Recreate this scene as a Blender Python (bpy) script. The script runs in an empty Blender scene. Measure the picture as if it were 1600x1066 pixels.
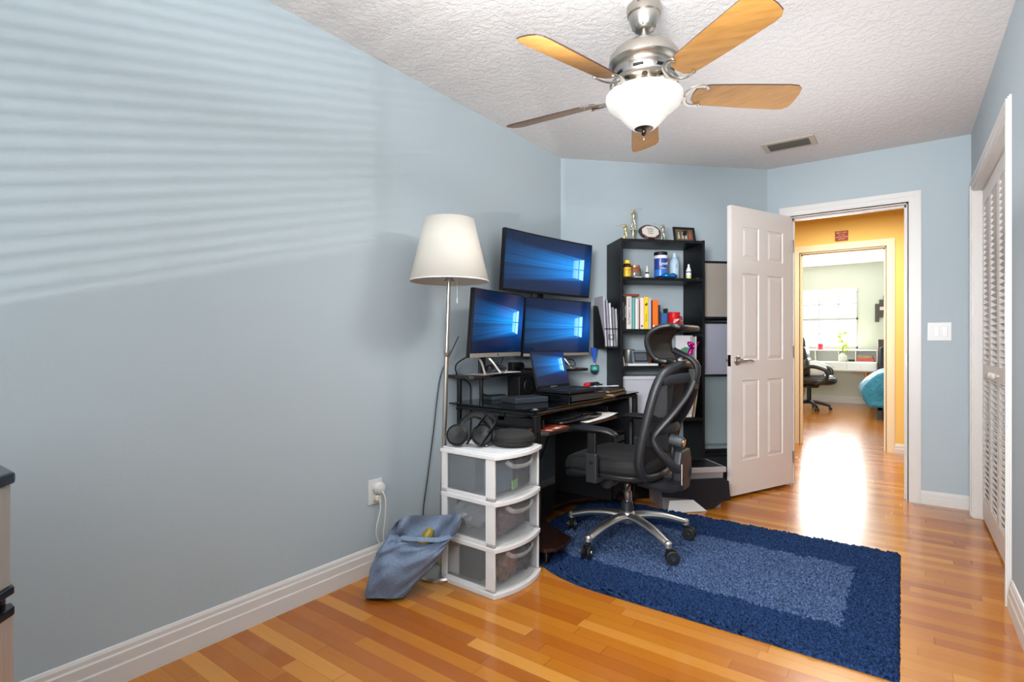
import bpy, bmesh, math, random
from mathutils import Vector, Matrix, Euler
random.seed(7)
PI = math.pi
scn = bpy.context.scene
COL = scn.collection

# ------------------------------------------------------------------ node helper
def s2l(c):
    return c/12.92 if c <= .04045 else ((c+.055)/1.055)**2.4
def rgb(h):
    if isinstance(h, str):
        h = h.lstrip('#'); v = [int(h[i:i+2], 16)/255 for i in (0, 2, 4)]
    else: v = [x/255 for x in h]
    return tuple(s2l(x) for x in v)+(1,)

class G:
    def __init__(s, name):
        s.m = bpy.data.materials.new(name); s.m.use_nodes = True
        s.t = s.m.node_tree; s.t.nodes.clear()
        s.out = s.t.nodes.new('ShaderNodeOutputMaterial')
        s.b = s.t.nodes.new('ShaderNodeBsdfPrincipled')
        s.t.links.new(s.b.outputs[0], s.out.inputs[0])
    def n(s, typ, **kw):
        x = s.t.nodes.new(typ)
        for k, v in kw.items(): setattr(x, k, v)
        return x
    def put(s, inp, v):
        if v is None: return
        if hasattr(v, 'is_output'): s.t.links.new(v, inp)
        elif isinstance(v, E_): s.t.links.new(v.o, inp)
        else: inp.default_value = v
    def math(s, op, a, b=None, c=None):
        x = s.n('ShaderNodeMath', operation=op)
        s.put(x.inputs[0], a)
        if b is not None: s.put(x.inputs[1], b)
        if c is not None: s.put(x.inputs[2], c)
        return E_(s, x.outputs[0])
    def coord(s, which='Object'):
        tc = s.n('ShaderNodeTexCoord'); sp = s.n('ShaderNodeSeparateXYZ')
        s.t.links.new(tc.outputs[which], sp.inputs[0])
        s.co = tc.outputs[which]
        return [E_(s, sp.outputs[i]) for i in range(3)]
    def vec(s, x, y, z=0.0):
        c = s.n('ShaderNodeCombineXYZ')
        s.put(c.inputs[0], x); s.put(c.inputs[1], y); s.put(c.inputs[2], z)
        return c.outputs[0]
    def noise(s, scale, detail=2, vec=None, rough=.5, col=False):
        x = s.n('ShaderNodeTexNoise'); x.inputs['Scale'].default_value = scale
        x.inputs['Detail'].default_value = detail; x.inputs['Roughness'].default_value = rough
        if vec is not None: s.put(x.inputs['Vector'], vec)
        return E_(s, x.outputs['Color' if col else 'Fac'])
    def white(s, vec):
        x = s.n('ShaderNodeTexWhiteNoise', noise_dimensions='3D'); s.put(x.inputs['Vector'], vec)
        return E_(s, x.outputs['Value'])
    def ramp(s, f, stops, interp='LINEAR'):
        x = s.n('ShaderNodeValToRGB'); s.put(x.inputs[0], f); r = x.color_ramp; r.interpolation = interp
        while len(r.elements) < len(stops): r.elements.new(.5)
        for e, (p, c) in zip(r.elements, stops):
            e.position = p; e.color = c if len(c) == 4 else tuple(c)+(1,)
        return E_(s, x.outputs[0])
    def mix(s, f, a, b, bt='MIX'):
        x = s.n('ShaderNodeMix', data_type='RGBA', blend_type=bt)
        s.put(x.inputs[0], f); s.put(x.inputs[6], a); s.put(x.inputs[7], b)
        return E_(s, x.outputs[2])
    def bump(s, h, st=.3, dist=.01):
        x = s.n('ShaderNodeBump'); x.inputs['Strength'].default_value = st; x.inputs['Distance'].default_value = dist
        s.put(x.inputs['Height'], h); s.t.links.new(x.outputs[0], s.b.inputs['Normal'])
    def set(s, **kw):
        nm = dict(col='Base Color', rough='Roughness', metal='Metallic', spec='Specular IOR Level', em='Emission Color',
                  es='Emission Strength', alpha='Alpha', coat='Coat Weight', coatr='Coat Roughness', sheen='Sheen Weight', trans='Transmission Weight', ior='IOR')
        for k, v in kw.items(): s.put(s.b.inputs[nm[k]], v)
        return s.m
class E_:
    def __init__(s, g, o): s.g = g; s.o = o
    def __add__(s, b): return s.g.math('ADD', s, b)
    def __radd__(s, b): return s.g.math('ADD', b, s)
    def __sub__(s, b): return s.g.math('SUBTRACT', s, b)
    def __rsub__(s, b): return s.g.math('SUBTRACT', b, s)
    def __mul__(s, b): return s.g.math('MULTIPLY', s, b)
    def __rmul__(s, b): return s.g.math('MULTIPLY', b, s)
    def __truediv__(s, b): return s.g.math('DIVIDE', s, b)
    def floor(s): return s.g.math('FLOOR', s)
    def frac(s): return s.g.math('FRACT', s)
    def abs(s): return s.g.math('ABSOLUTE', s)
    def gt(s, b): return s.g.math('GREATER_THAN', s, b)
    def lt(s, b): return s.g.math('LESS_THAN', s, b)
    def min(s, b): return s.g.math('MINIMUM', s, b)
    def max(s, b): return s.g.math('MAXIMUM', s, b)
    def pow(s, b): return s.g.math('POWER', s, b)

_mc = {}
def M(name, c='#808080', rough=.5, metal=0, bump=0, bscale=60, var=0, **kw):
    if name in _mc: return _mc[name]
    g = G(name); g.coord()
    c = rgb(c)
    if var:
        nz = g.noise(bscale*.3, 3, g.co)
        c = g.mix(nz, tuple(x*(1-var) for x in c[:3])+(1,), tuple(min(1, x*(1+var)) for x in c[:3])+(1,))
    g.set(col=c, rough=rough, metal=float(metal), **kw)
    if bump: g.bump(g.noise(bscale, 3, g.co), bump, .004)
    _mc[name] = g.m
    return g.m

# ------------------------------------------------------------------ mesh helper
class MB:
    def __init__(s): s.bm = bmesh.new(); s.uv = None
    def _add(s, vs, fs, smooth=False):
        bv = [s.bm.verts.new(v) for v in vs]
        out = []
        for f in fs:
            try:
                fa = s.bm.faces.new([bv[i] for i in f]); fa.smooth = smooth; out.append(fa)
            except ValueError: pass
        return bv
    def box(s, a, b, rot=None, o=None):
        x0, y0, z0 = a; x1, y1, z1 = b
        if x0 > x1: x0, x1 = x1, x0
        if y0 > y1: y0, y1 = y1, y0
        if z0 > z1: z0, z1 = z1, z0
        vs = [Vector(v) for v in ((x0,y0,z0),(x1,y0,z0),(x1,y1,z0),(x0,y1,z0),(x0,y0,z1),(x1,y0,z1),(x1,y1,z1),(x0,y1,z1))]
        if rot is not None:
            R = Euler(rot).to_matrix(); o = Vector(o) if o is not None else sum(vs, Vector())/8
            vs = [R @ (v-o)+o for v in vs]
        s._add(vs, [(0,3,2,1),(4,5,6,7),(0,1,5,4),(1,2,6,5),(2,3,7,6),(3,0,4,7)])
        return s
    def prism(s, pts, z0, z1, axis='z', T=None):
        n = len(pts)
        def P(p, h):
            v = {'z': (p[0], p[1], h), 'x': (h, p[0], p[1]), 'y': (p[0], h, p[1])}[axis]
            return T @ Vector(v) if T is not None else Vector(v)
        vs = [P(p, z0) for p in pts]+[P(p, z1) for p in pts]
        fs = [tuple(range(n-1, -1, -1)), tuple(range(n, 2*n))]+[(i, (i+1) % n, n+(i+1) % n, n+i) for i in range(n)]
        s._add(vs, fs)
        return s
    def lathe(s, prof, c=(0,0,0), seg=24, T=None, cap=True, smooth=True, arc=None):
        vs = []; fs = []
        full = arc is None; a0, a1 = (0, 2*PI) if full else arc
        k = seg if full else seg+1
        for r, z in prof:
            for i in range(k):
                a = a0+(a1-a0)*i/seg
                v = Vector((r*math.cos(a), r*math.sin(a), z))
                if T is not None: v = T @ v
                vs.append(v+Vector(c))
        for j in range(len(prof)-1):
            for i in range(seg):
                i2 = (i+1) % k
                fs.append((j*k+i, j*k+i2, (j+1)*k+i2, (j+1)*k+i))
        if cap and full:
            if prof[0][0] > 1e-5: fs.append(tuple(range(k-1, -1, -1)))
            if prof[-1][0] > 1e-5: fs.append(tuple((len(prof)-1)*k+i for i in range(k)))
        s._add(vs, fs, smooth)
        return s
    def cyl(s, p0, p1, r, r1=None, seg=14):
        p0 = Vector(p0); p1 = Vector(p1); d = p1-p0
        T = d.to_track_quat('Z', 'Y').to_matrix()
        s.lathe([(r, 0), (r if r1 is None else r1, d.length)], p0, seg, T)
        return s
    def tube(s, pts, r, seg=10, closed=False, sub=1, flat=None):
        """pts list of vec; r float or list; flat=(ws, hs) scale of section with up vector"""
        pts = [Vector(p) for p in pts]
        rs = r if isinstance(r, (list, tuple)) else [r]*len(pts)
        if sub > 1: pts, rs = spline(pts, rs, sub, closed)
        n = len(pts); vs = []; fs = []
        up = None
        for i, p in enumerate(pts):
            if closed: t = pts[(i+1) % n]-pts[i-1]
            else: t = pts[min(i+1, n-1)]-pts[max(i-1, 0)]
            if t.length < 1e-9: t = Vector((0,0,1))
            t.normalize()
            if up is None:
                up = Vector((0,0,1)) if abs(t.z) < .9 else Vector((1,0,0))
            if flat is not None and len(flat) > 2: up = Vector(flat[2])
            sd = t.cross(up)
            if sd.length < 1e-6: sd = t.orthogonal()
            sd.normalize(); u2 = sd.cross(t).normalized(); up = u2
            fw, fh = (flat[0], flat[1]) if flat is not None else (1, 1)
            for k in range(seg):
                a = 2*PI*k/seg
                vs.append(p+sd*math.cos(a)*rs[i]*fw+u2*math.sin(a)*rs[i]*fh)
        m = n if closed else n-1
        for i in range(m):
            j = (i+1) % n
            for k in range(seg):
                k2 = (k+1) % seg
                fs.append((i*seg+k, i*seg+k2, j*seg+k2, j*seg+k))
        if not closed:
            fs.append(tuple(range(seg-1, -1, -1))); fs.append(tuple((n-1)*seg+k for k in range(seg)))
        s._add(vs, fs, True)
        return s
    def grid(s, fn, nu, nv, smooth=True):
        vs = [Vector(fn(i/nu, j/nv)) for j in range(nv+1) for i in range(nu+1)]
        k = nu+1
        s._add(vs, [(j*k+i, j*k+i+1, (j+1)*k+i+1, (j+1)*k+i) for j in range(nv) for i in range(nu)], smooth)
        return s
    def ball(s, c, r, seg=14, rings=9):
        rr = r if isinstance(r, (list, tuple)) else (r, r, r)
        prof = [(max(1e-6, math.sin(PI*i/rings)), -math.cos(PI*i/rings)) for i in range(rings+1)]
        T = Matrix.Diagonal(Vector(rr))
        s.lathe(prof, c, seg, T, cap=False)
        return s
    def skin(s, loops, cap=True, smooth=True):
        k = len(loops[0]); vs = [Vector(p) for l in loops for p in l]; fs = []
        for j in range(len(loops)-1):
            for i in range(k):
                i2 = (i+1) % k
                fs.append((j*k+i, j*k+i2, (j+1)*k+i2, (j+1)*k+i))
        if cap: fs.append(tuple(range(k-1, -1, -1))); fs.append(tuple((len(loops)-1)*k+i for i in range(k)))
        s._add(vs, fs, smooth)
        return s
    def xf(s, mat):
        s.bm.transform(mat); return s
    def build(s, name, m, parent=None, bev=0, bseg=2, ang=35, sub=0, solid=0, merge=False, box_uv=False):
        if merge: bmesh.ops.remove_doubles(s.bm, verts=s.bm.verts, dist=1e-5)
        bmesh.ops.recalc_face_normals(s.bm, faces=s.bm.faces)
        me = bpy.data.meshes.new(name); s.bm.to_mesh(me); s.bm.free()
        me.materials.append(m)
        o = bpy.data.objects.new(name, me); COL.objects.link(o)
        if any(p.use_smooth for p in me.polygons):
            me.set_sharp_from_angle(angle=math.radians(ang))
        if parent is not None: o.parent = parent
        if solid:
            md = o.modifiers.new('s', 'SOLIDIFY'); md.thickness = solid; md.offset = 0
        if bev:
            md = o.modifiers.new('b', 'BEVEL'); md.width = bev; md.segments = bseg; md.limit_method = 'ANGLE'; md.angle_limit = math.radians(40); md.harden_normals = False
        if sub:
            md = o.modifiers.new('u', 'SUBSURF'); md.levels = sub; md.render_levels = sub
        return o

def spline(pts, rs, sub, closed):
    n = len(pts); op = []; orr = []
    m = n if closed else n-1
    g = (lambda i: i % n) if closed else (lambda i: max(0, min(n-1, i)))
    for i in range(m):
        p0, p1, p2, p3 = (pts[g(i+k)] for k in (-1, 0, 1, 2))
        for k in range(sub):
            t = k/sub
            op.append(.5*((2*p1)+(p2-p0)*t+(2*p0-5*p1+4*p2-p3)*t*t+(3*p1-p0-3*p2+p3)*t**3))
            orr.append(rs[g(i)]*(1-t)+rs[g(i+1)]*t)
    if not closed: op.append(pts[-1]); orr.append(rs[-1])
    return op, orr

def tag(o, label=None, cat=None, group=None, kind=None):
    if label: o['label'] = label
    if cat: o['category'] = cat
    if group: o['group'] = group
    if kind: o['kind'] = kind
    return o
def thing(name, label, cat, loc=(0,0,0), rz=0, group=None):
    o = bpy.data.objects.new(name, None); COL.objects.link(o)
    o.location = loc; o.rotation_euler = (0, 0, rz); o.empty_display_size = .05
    return tag(o, label, cat, group)
def dup(root, loc, rz, label=None, group=None):
    r = root.copy(); COL.objects.link(r); r.location = loc; r.rotation_euler = (0, 0, rz)
    if label: r['label'] = label
    if group: r['group'] = group
    for ch in list(root.children):
        c = ch.copy(); COL.objects.link(c); c.parent = r
        for g_ in ch.children:
            d = g_.copy(); COL.objects.link(d); d.parent = c
    return r
def text(s, size, m, parent, M4, name='lettering', ext=.0006, align='CENTER'):
    c = bpy.data.curves.new(name, 'FONT'); c.body = s; c.size = size; c.extrude = ext
    c.align_x = align; c.align_y = 'CENTER'; c.resolution_u = 2
    c.materials.append(m)
    tmp = bpy.data.objects.new(name, c); me = bpy.data.meshes.new_from_object(tmp)
    bpy.data.objects.remove(tmp); bpy.data.curves.remove(c)
    o = bpy.data.objects.new(name, me); COL.objects.link(o); o.parent = parent; o.matrix_local = M4
    return o
def frame(o, ex, ey, ez):
    m = Matrix((ex, ey, ez)).transposed().to_4x4(); m.translation = Vector(o); return m
def S(name, mb, m, label, cat, **kw):
    o = mb.build(name, m, **kw); return tag(o, label, cat, kind='structure')
def rrect(x0, y0, x1, y1, r, n=5):
    out = []
    for cx, cy, a in ((x1-r, y1-r, 0), (x0+r, y1-r, 90), (x0+r, y0+r, 180), (x1-r, y0+r, 270)):
        for i in range(n+1):
            t = math.radians(a+90*i/n); out.append((cx+r*math.cos(t), cy+r*math.sin(t)))
    return out

# ------------------------------------------------------------------ constants
CX, CH, W, YF, YA, XB, H = 2.026, 1.0878, 2.388, 4.5645, 3.3925, 1.1790, 2.44
XB = YF-YA            # 45 degree corner wall
YB = -1.05            # wall behind the camera
WT = .12
Y2 = 6.50             # far wall of hall
Y3 = 11.36            # far wall of the other bedroom
DX0, DX1, DH = 1.335, 2.055, 2.045
D2X0, D2X1 = 1.135, 1.895

# ------------------------------------------------------------------ materials
def wallmat(name, c, bs=110, bst=.12, rough=.75):
    g = G(name); g.coord()
    g.set(col=rgb(c), rough=rough, spec=.25)
    g.bump(g.noise(bs, 3, g.co), bst, .003)
    return g.m
m_wall = wallmat('wall_paint_blue', '#a9b5bb')
m_wall2 = wallmat('wall_paint_mint', '#c9cdbf')
m_yel = wallmat('wall_paint_yellow', '#e6c270')
m_trim = M('white_trim', '#cfccc8', .38)
m_trim2 = M('white_trim_satin', '#d3d0cb', .4)
m_door = M('door_paint', '#d8d0ca', .38)
m_black = M('black_matte', '#0b0c0e', .5, spec=.35)
m_blk_gloss = M('black_gloss', '#0c0d10', .15)
m_blkwood = M('black_ash_laminate', '#08090d', .45, spec=.3, bump=.05, bscale=200)
m_nickel = M('brushed_nickel', '#b5b0a8', .3, 1)
m_chrome = M('chrome', '#c8c8c8', .14, 1)
m_alu = M('polished_aluminium', '#dcdad5', .36, 1)
m_white = M('white_plastic', '#d0d0cf', .38)
m_gold = M('gold_plated', '#d8c27a', .22, 1)
m_rubber = M('rubber', '#0f1012', .55)
m_letw = M('white_ink', '#e8e8e8', .6)
m_letk = M('black_ink', '#26282c', .6)

g = G('ceiling_knockdown'); g.coord()
g.set(col=rgb('#d5d2d0'), rough=.9, spec=.1)
a_ = g.noise(42, 4, g.co, .6)
g.bump(g.ramp(a_, [(.42, (0,0,0)), (.56, (1,1,1))]), .42, .006); m_ceil = g.m

# oak strip floor, strips run along X
g = G('oak_strip_floor'); x, y, z = g.coord()
pw = .0585
row = (y/pw).floor(); ro = g.white(g.vec(row, 3.3, 1.7))
pl = (x+ro*7.3)/(.5+g.white(g.vec(row, 9.1, 4.2))*.35); idx = pl.floor()
r1 = g.white(g.vec(row, idx, 5.5)); r2 = g.white(g.vec(row, idx, 8.5))
base = g.ramp(r1, [(0, rgb('#9b5c1e')), (.25, rgb('#a96a24')), (.5, rgb('#b07524')), (.8, rgb('#b98030')), (1, rgb('#c49142'))])
gr = g.noise(3, 5, g.vec(x*1.6+r2*20, y*38+r1*30, 0.0), .65)
col = g.mix(.32, base, g.mix(gr, rgb('#8c5426'), rgb('#dcb078')), 'OVERLAY')
ey = (y/pw).frac(); ex = pl.frac()
gap = (ey.lt(.022)).max(ex.lt(.0035))
col = g.mix(gap*.6, col, rgb('#5a2d12'))
g.set(col=col, rough=gr*.1+.16, spec=.4, coat=.25, coatr=.08)
lumps = g.noise(9, 2, g.co)
g.bump(lumps*.35+(1-gap)*.25+r2*.18+gr*.04, .22, .004); m_floor = g.m

# ------------------------------------------------------------------ room shell
def quadwall(p0, p1, z0, z1, th, holes=(), side=1):
    """wall from p0 to p1 (xy); thickness to the left*side of the direction; holes (s0,s1,z0,z1)"""
    mb = MB(); p0 = Vector(p0); p1 = Vector(p1); d = (p1-p0); L = d.length; d.normalize(); nrm = Vector((-d.y, d.x))*side*th
    def seg(s0, s1, a, b):
        if s1-s0 < 1e-4 or b-a < 1e-4: return
        q = [p0+d*s0, p0+d*s1, p0+d*s1+nrm, p0+d*s0+nrm]
        mb.prism([(v.x, v.y) for v in q], a, b)
    s = 0
    for (a, b, c, e) in sorted(holes):
        seg(s, a, z0, z1); seg(a, b, z0, c); seg(a, b, e, z1); s = b
    seg(s, L, z0, z1)
    return mb
S('wall_left', quadwall((0, YB), (0, YA), 0, H, WT, side=1), m_wall, 'long pale blue wall on the left of the bedroom', 'wall')
S('wall_diagonal', quadwall((0, YA), (XB, YF), 0, H, WT, side=1), m_wall, 'short pale blue angled wall behind the bookcase', 'wall')
S('wall_far', quadwall((XB, YF), (W+.7, YF), 0, H, WT, [(DX0-XB, DX1-XB, 0, DH)], side=1), m_wall, 'pale blue wall around the open doorway', 'wall')
CY0, CY1, CTOP = 3.05, 4.38, 2.03
S('wall_right', quadwall((W, YB), (W, YF), 0, H, WT, [(CY0-YB, CY1-YB, 0, CTOP)], side=-1), m_wall, 'pale blue wall on the right holding the closet', 'wall')
WIN = (.45, 1.95, .75, 2.1)
S('wall_back', quadwall((0, YB), (W, YB), 0, H, WT, [WIN], side=-1), m_wall, 'pale blue wall with the window behind the viewer', 'wall')
S('floor', MB().box((-1.5, YB-.2, -.05), (5.2, Y3+.1, 0)), m_floor, 'glossy honey oak strip flooring through all rooms', 'floor')
mb = MB().box((-.15, YB-.15, H), (W+.8, YF+WT, H+.1))
S('ceiling', mb, m_ceil, 'off white knockdown textured ceiling with the fan', 'ceiling')
# closet interior
mb = MB(); mb.box((W+.62, CY0-.3, 0), (W+.68, YF, H)); mb.box((W+WT, CY0-.36, 0), (W+.68, CY0-.3, H))
S('wall_closet', mb, m_wall, 'inside walls of the closet behind louvered doors', 'wall')
# hall
m_hceil = M('hall_ceiling_paint', '#d8cdb8', .9)
S('wall_hall_far', quadwall((-1.3, Y2), (4.9, Y2), 0, H, WT, [(D2X0+1.3, D2X1+1.3, 0, DH)], side=1), m_yel, 'yellow hallway wall holding the second doorway', 'wall')
S('wall_hall_left', quadwall((-1.3, YF+WT), (-1.3, Y2), 0, H, WT, side=1), m_yel, 'yellow end wall of the hallway on the left', 'wall')
S('wall_hall_right', quadwall((4.9, YF+WT), (4.9, Y2), 0, H, WT, side=-1), m_yel, 'yellow end wall of the hallway on the right', 'wall')
S('wall_hall_near', quadwall((-1.3, YF+WT), (4.9, YF+WT), 0, H, .012, [(DX0+1.3, DX1+1.3, 0, DH)], side=1), m_yel, 'yellow hallway side of the bedroom door wall', 'wall')
S('ceiling_hall', MB().box((-1.4, YF+WT, H), (5, Y2+WT, H+.1)), m_hceil, 'plain ceiling of the hallway', 'ceiling')
# other bedroom
R2X0, R2X1, H2 = -.9, 4.0, 2.49
W2 = (.47, 1.39, .98, 2.06)
S('wall_room_far', quadwall((R2X0, Y3), (R2X1, Y3), 0, H2, WT, [(W2[0]-R2X0, W2[1]-R2X0, W2[2], W2[3])], side=1), m_wall2, 'pale mint wall with the bright window in the other bedroom', 'wall')
S('wall_room_left', quadwall((R2X0, Y2+WT), (R2X0, Y3), 0, H2, WT, side=1), m_wall2, 'pale mint left wall of the other bedroom', 'wall')
S('wall_room_right', quadwall((R2X1, Y2+WT), (R2X1, Y3), 0, H2, WT, side=-1), m_wall2, 'pale mint right wall of the other bedroom', 'wall')
S('wall_room_near', quadwall((R2X0, Y2+WT), (R2X1, Y2+WT), 0, H2, .012, [(D2X0-R2X0, D2X1-R2X0, 0, DH)], side=1), m_wall2, 'mint side of the wall between hallway and other bedroom', 'wall')
S('ceiling_room', MB().box((R2X0-.1, Y2+WT, H2), (R2X1+.1, Y3+WT, H2+.1)), M('room_ceiling_paint', '#dcdcd6', .9), 'white ceiling of the other bedroom', 'ceiling')

# baseboards (profiled)
BP = [(0, 0), (.016, 0), (.016, .055), (.013, .060), (.0125, .088), (.009, .093), (.008, .104), (.004, .112), (0, .114)]
BPR = [(p, q) for p, q in BP]
def baseboard(name, p0, p1, inn, label, hh=1.0, m=m_trim):
    """profile extruded p0->p1, inn = unit vector into the room"""
    mb = MB(); p0 = Vector(p0+(0,)); p1 = Vector(p1+(0,)); i = Vector(inn+(0,))
    mb.skin([[p+i*q[0]+Vector((0, 0, q[1]*hh)) for q in BPR] for p in (p0, p1)], smooth=False)
    return S(name, mb, m, label, 'baseboard')
baseboard('baseboard_left', (0, YB), (0, YA), (1, 0), 'white moulded baseboard along the long left wall', 1.1)
baseboard('baseboard_diagonal', (0, YA), (XB, YF), (.7071, -.7071), 'white baseboard behind the bookcase', 1.1)
baseboard('baseboard_far', (DX1+.075, YF), (W, YF), (0, -1), 'short white baseboard under the light switch', .8)
baseboard('baseboard_right', (W, YB), (W, CY0-.1), (-1, 0), 'white baseboard on the right beside the closet', 1.1)
baseboard('baseboard_hall', (D2X1+.07, Y2), (4.9, Y2), (0, -1), 'white baseboard on the yellow hallway wall', .8)
baseboard('baseboard_room', (R2X0, Y3), (R2X1, Y3), (0, -1), 'white baseboard below the far bedroom window', 1.0)

# door casings and jambs
def casing(name, x0, x1, top, y, sgn, label, w=.075, wt=WT+.012, mat=m_trim, both=True):
    mb = MB()
    def prof(a, b, flip):    # stepped casing cross-section boxes
        pass
    for f, s_ in ((y, sgn),) + (((y-sgn*wt, -sgn),) if both else ()):
        for (o0, o1, t) in ((.006, w, .010), (.014, w-.004, .014), (w*.55, w-.010, .018)):
            t = t*s_
            mb.box((x0-o1, f, 0), (x0-o0, f+t, top+o1)); mb.box((x1+o0, f, 0), (x1+o1, f+t, top+o1)); mb.box((x0-o0, f, top+o0), (x1+o0, f+t, top+o1))
    ya, yb = y, y-sgn*wt
    mb.box((x0-.006, ya, 0), (x0+.006, yb, top)); mb.box((x1-.006, ya, 0), (x1+.006, yb, top)); mb.box((x0-.006, ya, top-.006), (x1+.006, yb, top+.006))
    ym = y-sgn*.055
    mb.box((x1-.018, ym, 0), (x1-.004, ym-sgn*.035, top)); mb.box((x0+.004, ym, 0), (x0+.018, ym-sgn*.035, top)); mb.box((x0, ym, top-.018), (x1, ym-sgn*.035, top-.004))
    return S(name, mb, mat, label, 'door trim')
t1 = casing('trim_1', DX0, DX1, DH, YF, -1, 'white moulded casing and jamb around the open doorway')
mb = MB().box((DX1-.0085, YF+.012, .93), (DX1-.006, YF+.046, 1.0)); mb.box((DX1-.0095, YF+.02, .955), (DX1-.0080, YF+.038, .975))
o = mb.build('strike_plate', m_nickel, t1); o['label'] = 'small nickel strike plate'
casing('trim_2', D2X0, D2X1, DH, Y2, -1, 'cream lit casing around the second doorway across the hall', mat=M('lit_cream_trim', '#ddcba8', .4))  # warm hall light put into the trim colour

# closet casing on right wall (x = W)
mb = MB()
for (o0, o1, t) in ((.0, .075, .008), (.012, .07, .013), (.042, .064, .018)):
    mb.box((W-t, CY1+o0, 0), (W, CY1+o1, CTOP+o1)); mb.box((W-t, CY0-o1, 0), (W, CY0-o0, CTOP+o1)); mb.box((W-t, CY0-o0, CTOP+o0), (W, CY1+o0, CTOP+o1))
mb.box((W-.004, CY1-.010, 0), (W+WT, CY1+.004, CTOP)); mb.box((W-.004, CY0-.004, 0), (W+WT, CY0+.010, CTOP)); mb.box((W-.004, CY0, CTOP-.004), (W+WT, CY1, CTOP+.004)); mb.box((W+.028, CY0+.01, 2.0225), (W+.078, CY1-.01, CTOP-.002))
S('trim_3', mb, m_trim, 'white casing around the louvered closet', 'door trim')

# bifold louvered leaves
lw = (CY1-CY0-.034)/4
def louver_leaf(i):
    y1 = CY1-.014-i*(lw+.002); y0 = y1-lw; xc = W+.052; th = .028
    t = thing('door_%d' % (3+i), ['white louvered closet leaf nearest the far corner', 'white louvered closet leaf second from the far corner, with a knob', 'white louvered closet leaf third from the far corner, with a knob', 'white louvered closet leaf nearest the viewer'][i], 'closet door', (xc, (y0+y1)/2, .015))
    t['kind'] = 'structure'
    h = lw/2; st = .042; zt = 2.002
    mb = MB()
    mb.box((-th/2, -h, 0), (th/2, -h+st, zt)); mb.box((-th/2, h-st, 0), (th/2, h, zt))
    for a, b in ((0, .13), (.86, .945), (zt-.09, zt)): mb.box((-th/2, -h+st, a), (th/2, h-st, b))
    mb.build('leaf_frame', m_trim2, t, bev=.0015)
    mb = MB()
    for a, b in ((.13, .86), (.945, zt-.09)):
        n = int((b-a)/.033)
        for k in range(n):
            zc = a+(k+.5)*(b-a)/n
            mb.box((-.016, -h+st-.002, zc-.003), (.016, h-st+.002, zc+.003), rot=(0, math.radians(38), 0))
    mb.build('louvers', m_trim2, t)
    if i in (1, 2):
        s_ = -1 if i == 1 else 1
        MB().lathe([(.006, 0), (.006, .012), (.016, .02), (.017, .028), (.01, .035), (0, .036)], (-th/2, s_*(h-.05), .90), 16, Matrix.Rotation(-PI/2, 3, 'Y')).build('knob', m_trim2, t)
for i in range(4): louver_leaf(i)

# six panel door, hinged at left jamb
def panel_door():
    wd, hd, th = .705, 2.02, .035
    ang = math.atan2(3.92-4.552, 1.058-1.332)
    t = thing('door_1', 'white six panel bedroom door standing wide open', 'door', (1.334, 4.553, .022), ang); t['kind'] = 'structure'
    xs = [0, .115, .305, .4, .59, wd]; zs = [0, .24, .80, .90+.06, 1.56, 1.66, 1.885, hd]
    zs = [0, .235, .80, .94, 1.555, 1.655, 1.885, hd]
    mb = MB()
    for f in (1, -1):
        yy = f*th/2
        for i in range(5):
            for j in range(7):
                x0, x1, z0, z1 = xs[i], xs[i+1], zs[j], zs[j+1]
                if i in (1, 3) and j in (1, 3, 5):
                    rings = [(0, 0), (.006, -.007), (.014, -.007), (.034, -.001)]
                    L = []
                    for ins, dep in rings:
                        L.append([(x0+ins, yy+f*dep, z0+ins), (x1-ins, yy+f*dep, z0+ins), (x1-ins, yy+f*dep, z1-ins), (x0+ins, yy+f*dep, z1-ins)])
                    mb.skin(L, cap=False, smooth=False)
                    mb._add(L[-1], [(0, 1, 2, 3)])
                else:
                    mb._add([(x0, yy, z0), (x1, yy, z0), (x1, yy, z1), (x0, yy, z1)], [(0, 1, 2, 3)])
    a, b = -th/2, th/2
    mb._add([(0,a,0),(wd,a,0),(wd,b,0),(0,b,0),(0,a,hd),(wd,a,hd),(wd,b,hd),(0,b,hd)], [(0,1,2,3),(4,5,6,7),(0,3,7,4),(1,2,6,5)])
    mb.build('door_slab', m_door, t, merge=True)
    for f in (1, -1):
        hb = MB(); T = Matrix.Rotation(-f*PI/2, 3, 'X')
        hb.lathe([(.033, 0), (.033, .006), (.028, .011), (.014, .013), (.012, .045)], (wd-.06, f*th/2, .94), 24, T)
        hb.tube([(wd-.06, f*(th/2+.045), .94), (wd-.09, f*(th/2+.05), .942), (wd-.13, f*(th/2+.048), .944), (wd-.165, f*(th/2+.05), .938)], [.012, .010, .008, .007], 10, sub=4)
        hb.build('door_handle', m_nickel, t)['label'] = 'nickel lever handle'
    mb = MB().box((wd, -.012, .90), (wd+.0018, .012, .98)); mb.box((wd, -.007, .93), (wd+.01, .007, .95))
    mb.build('latch', M('dark_bronze', '#3a302a', .4, 1), t)
    for z_ in (.2, 1.0, 1.8):
        MB().cyl((-.004, th/2+.004, z_-.045), (-.004, th/2+.004, z_+.045), .006, seg=10).build('hinge', m_nickel, t)
panel_door()

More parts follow.
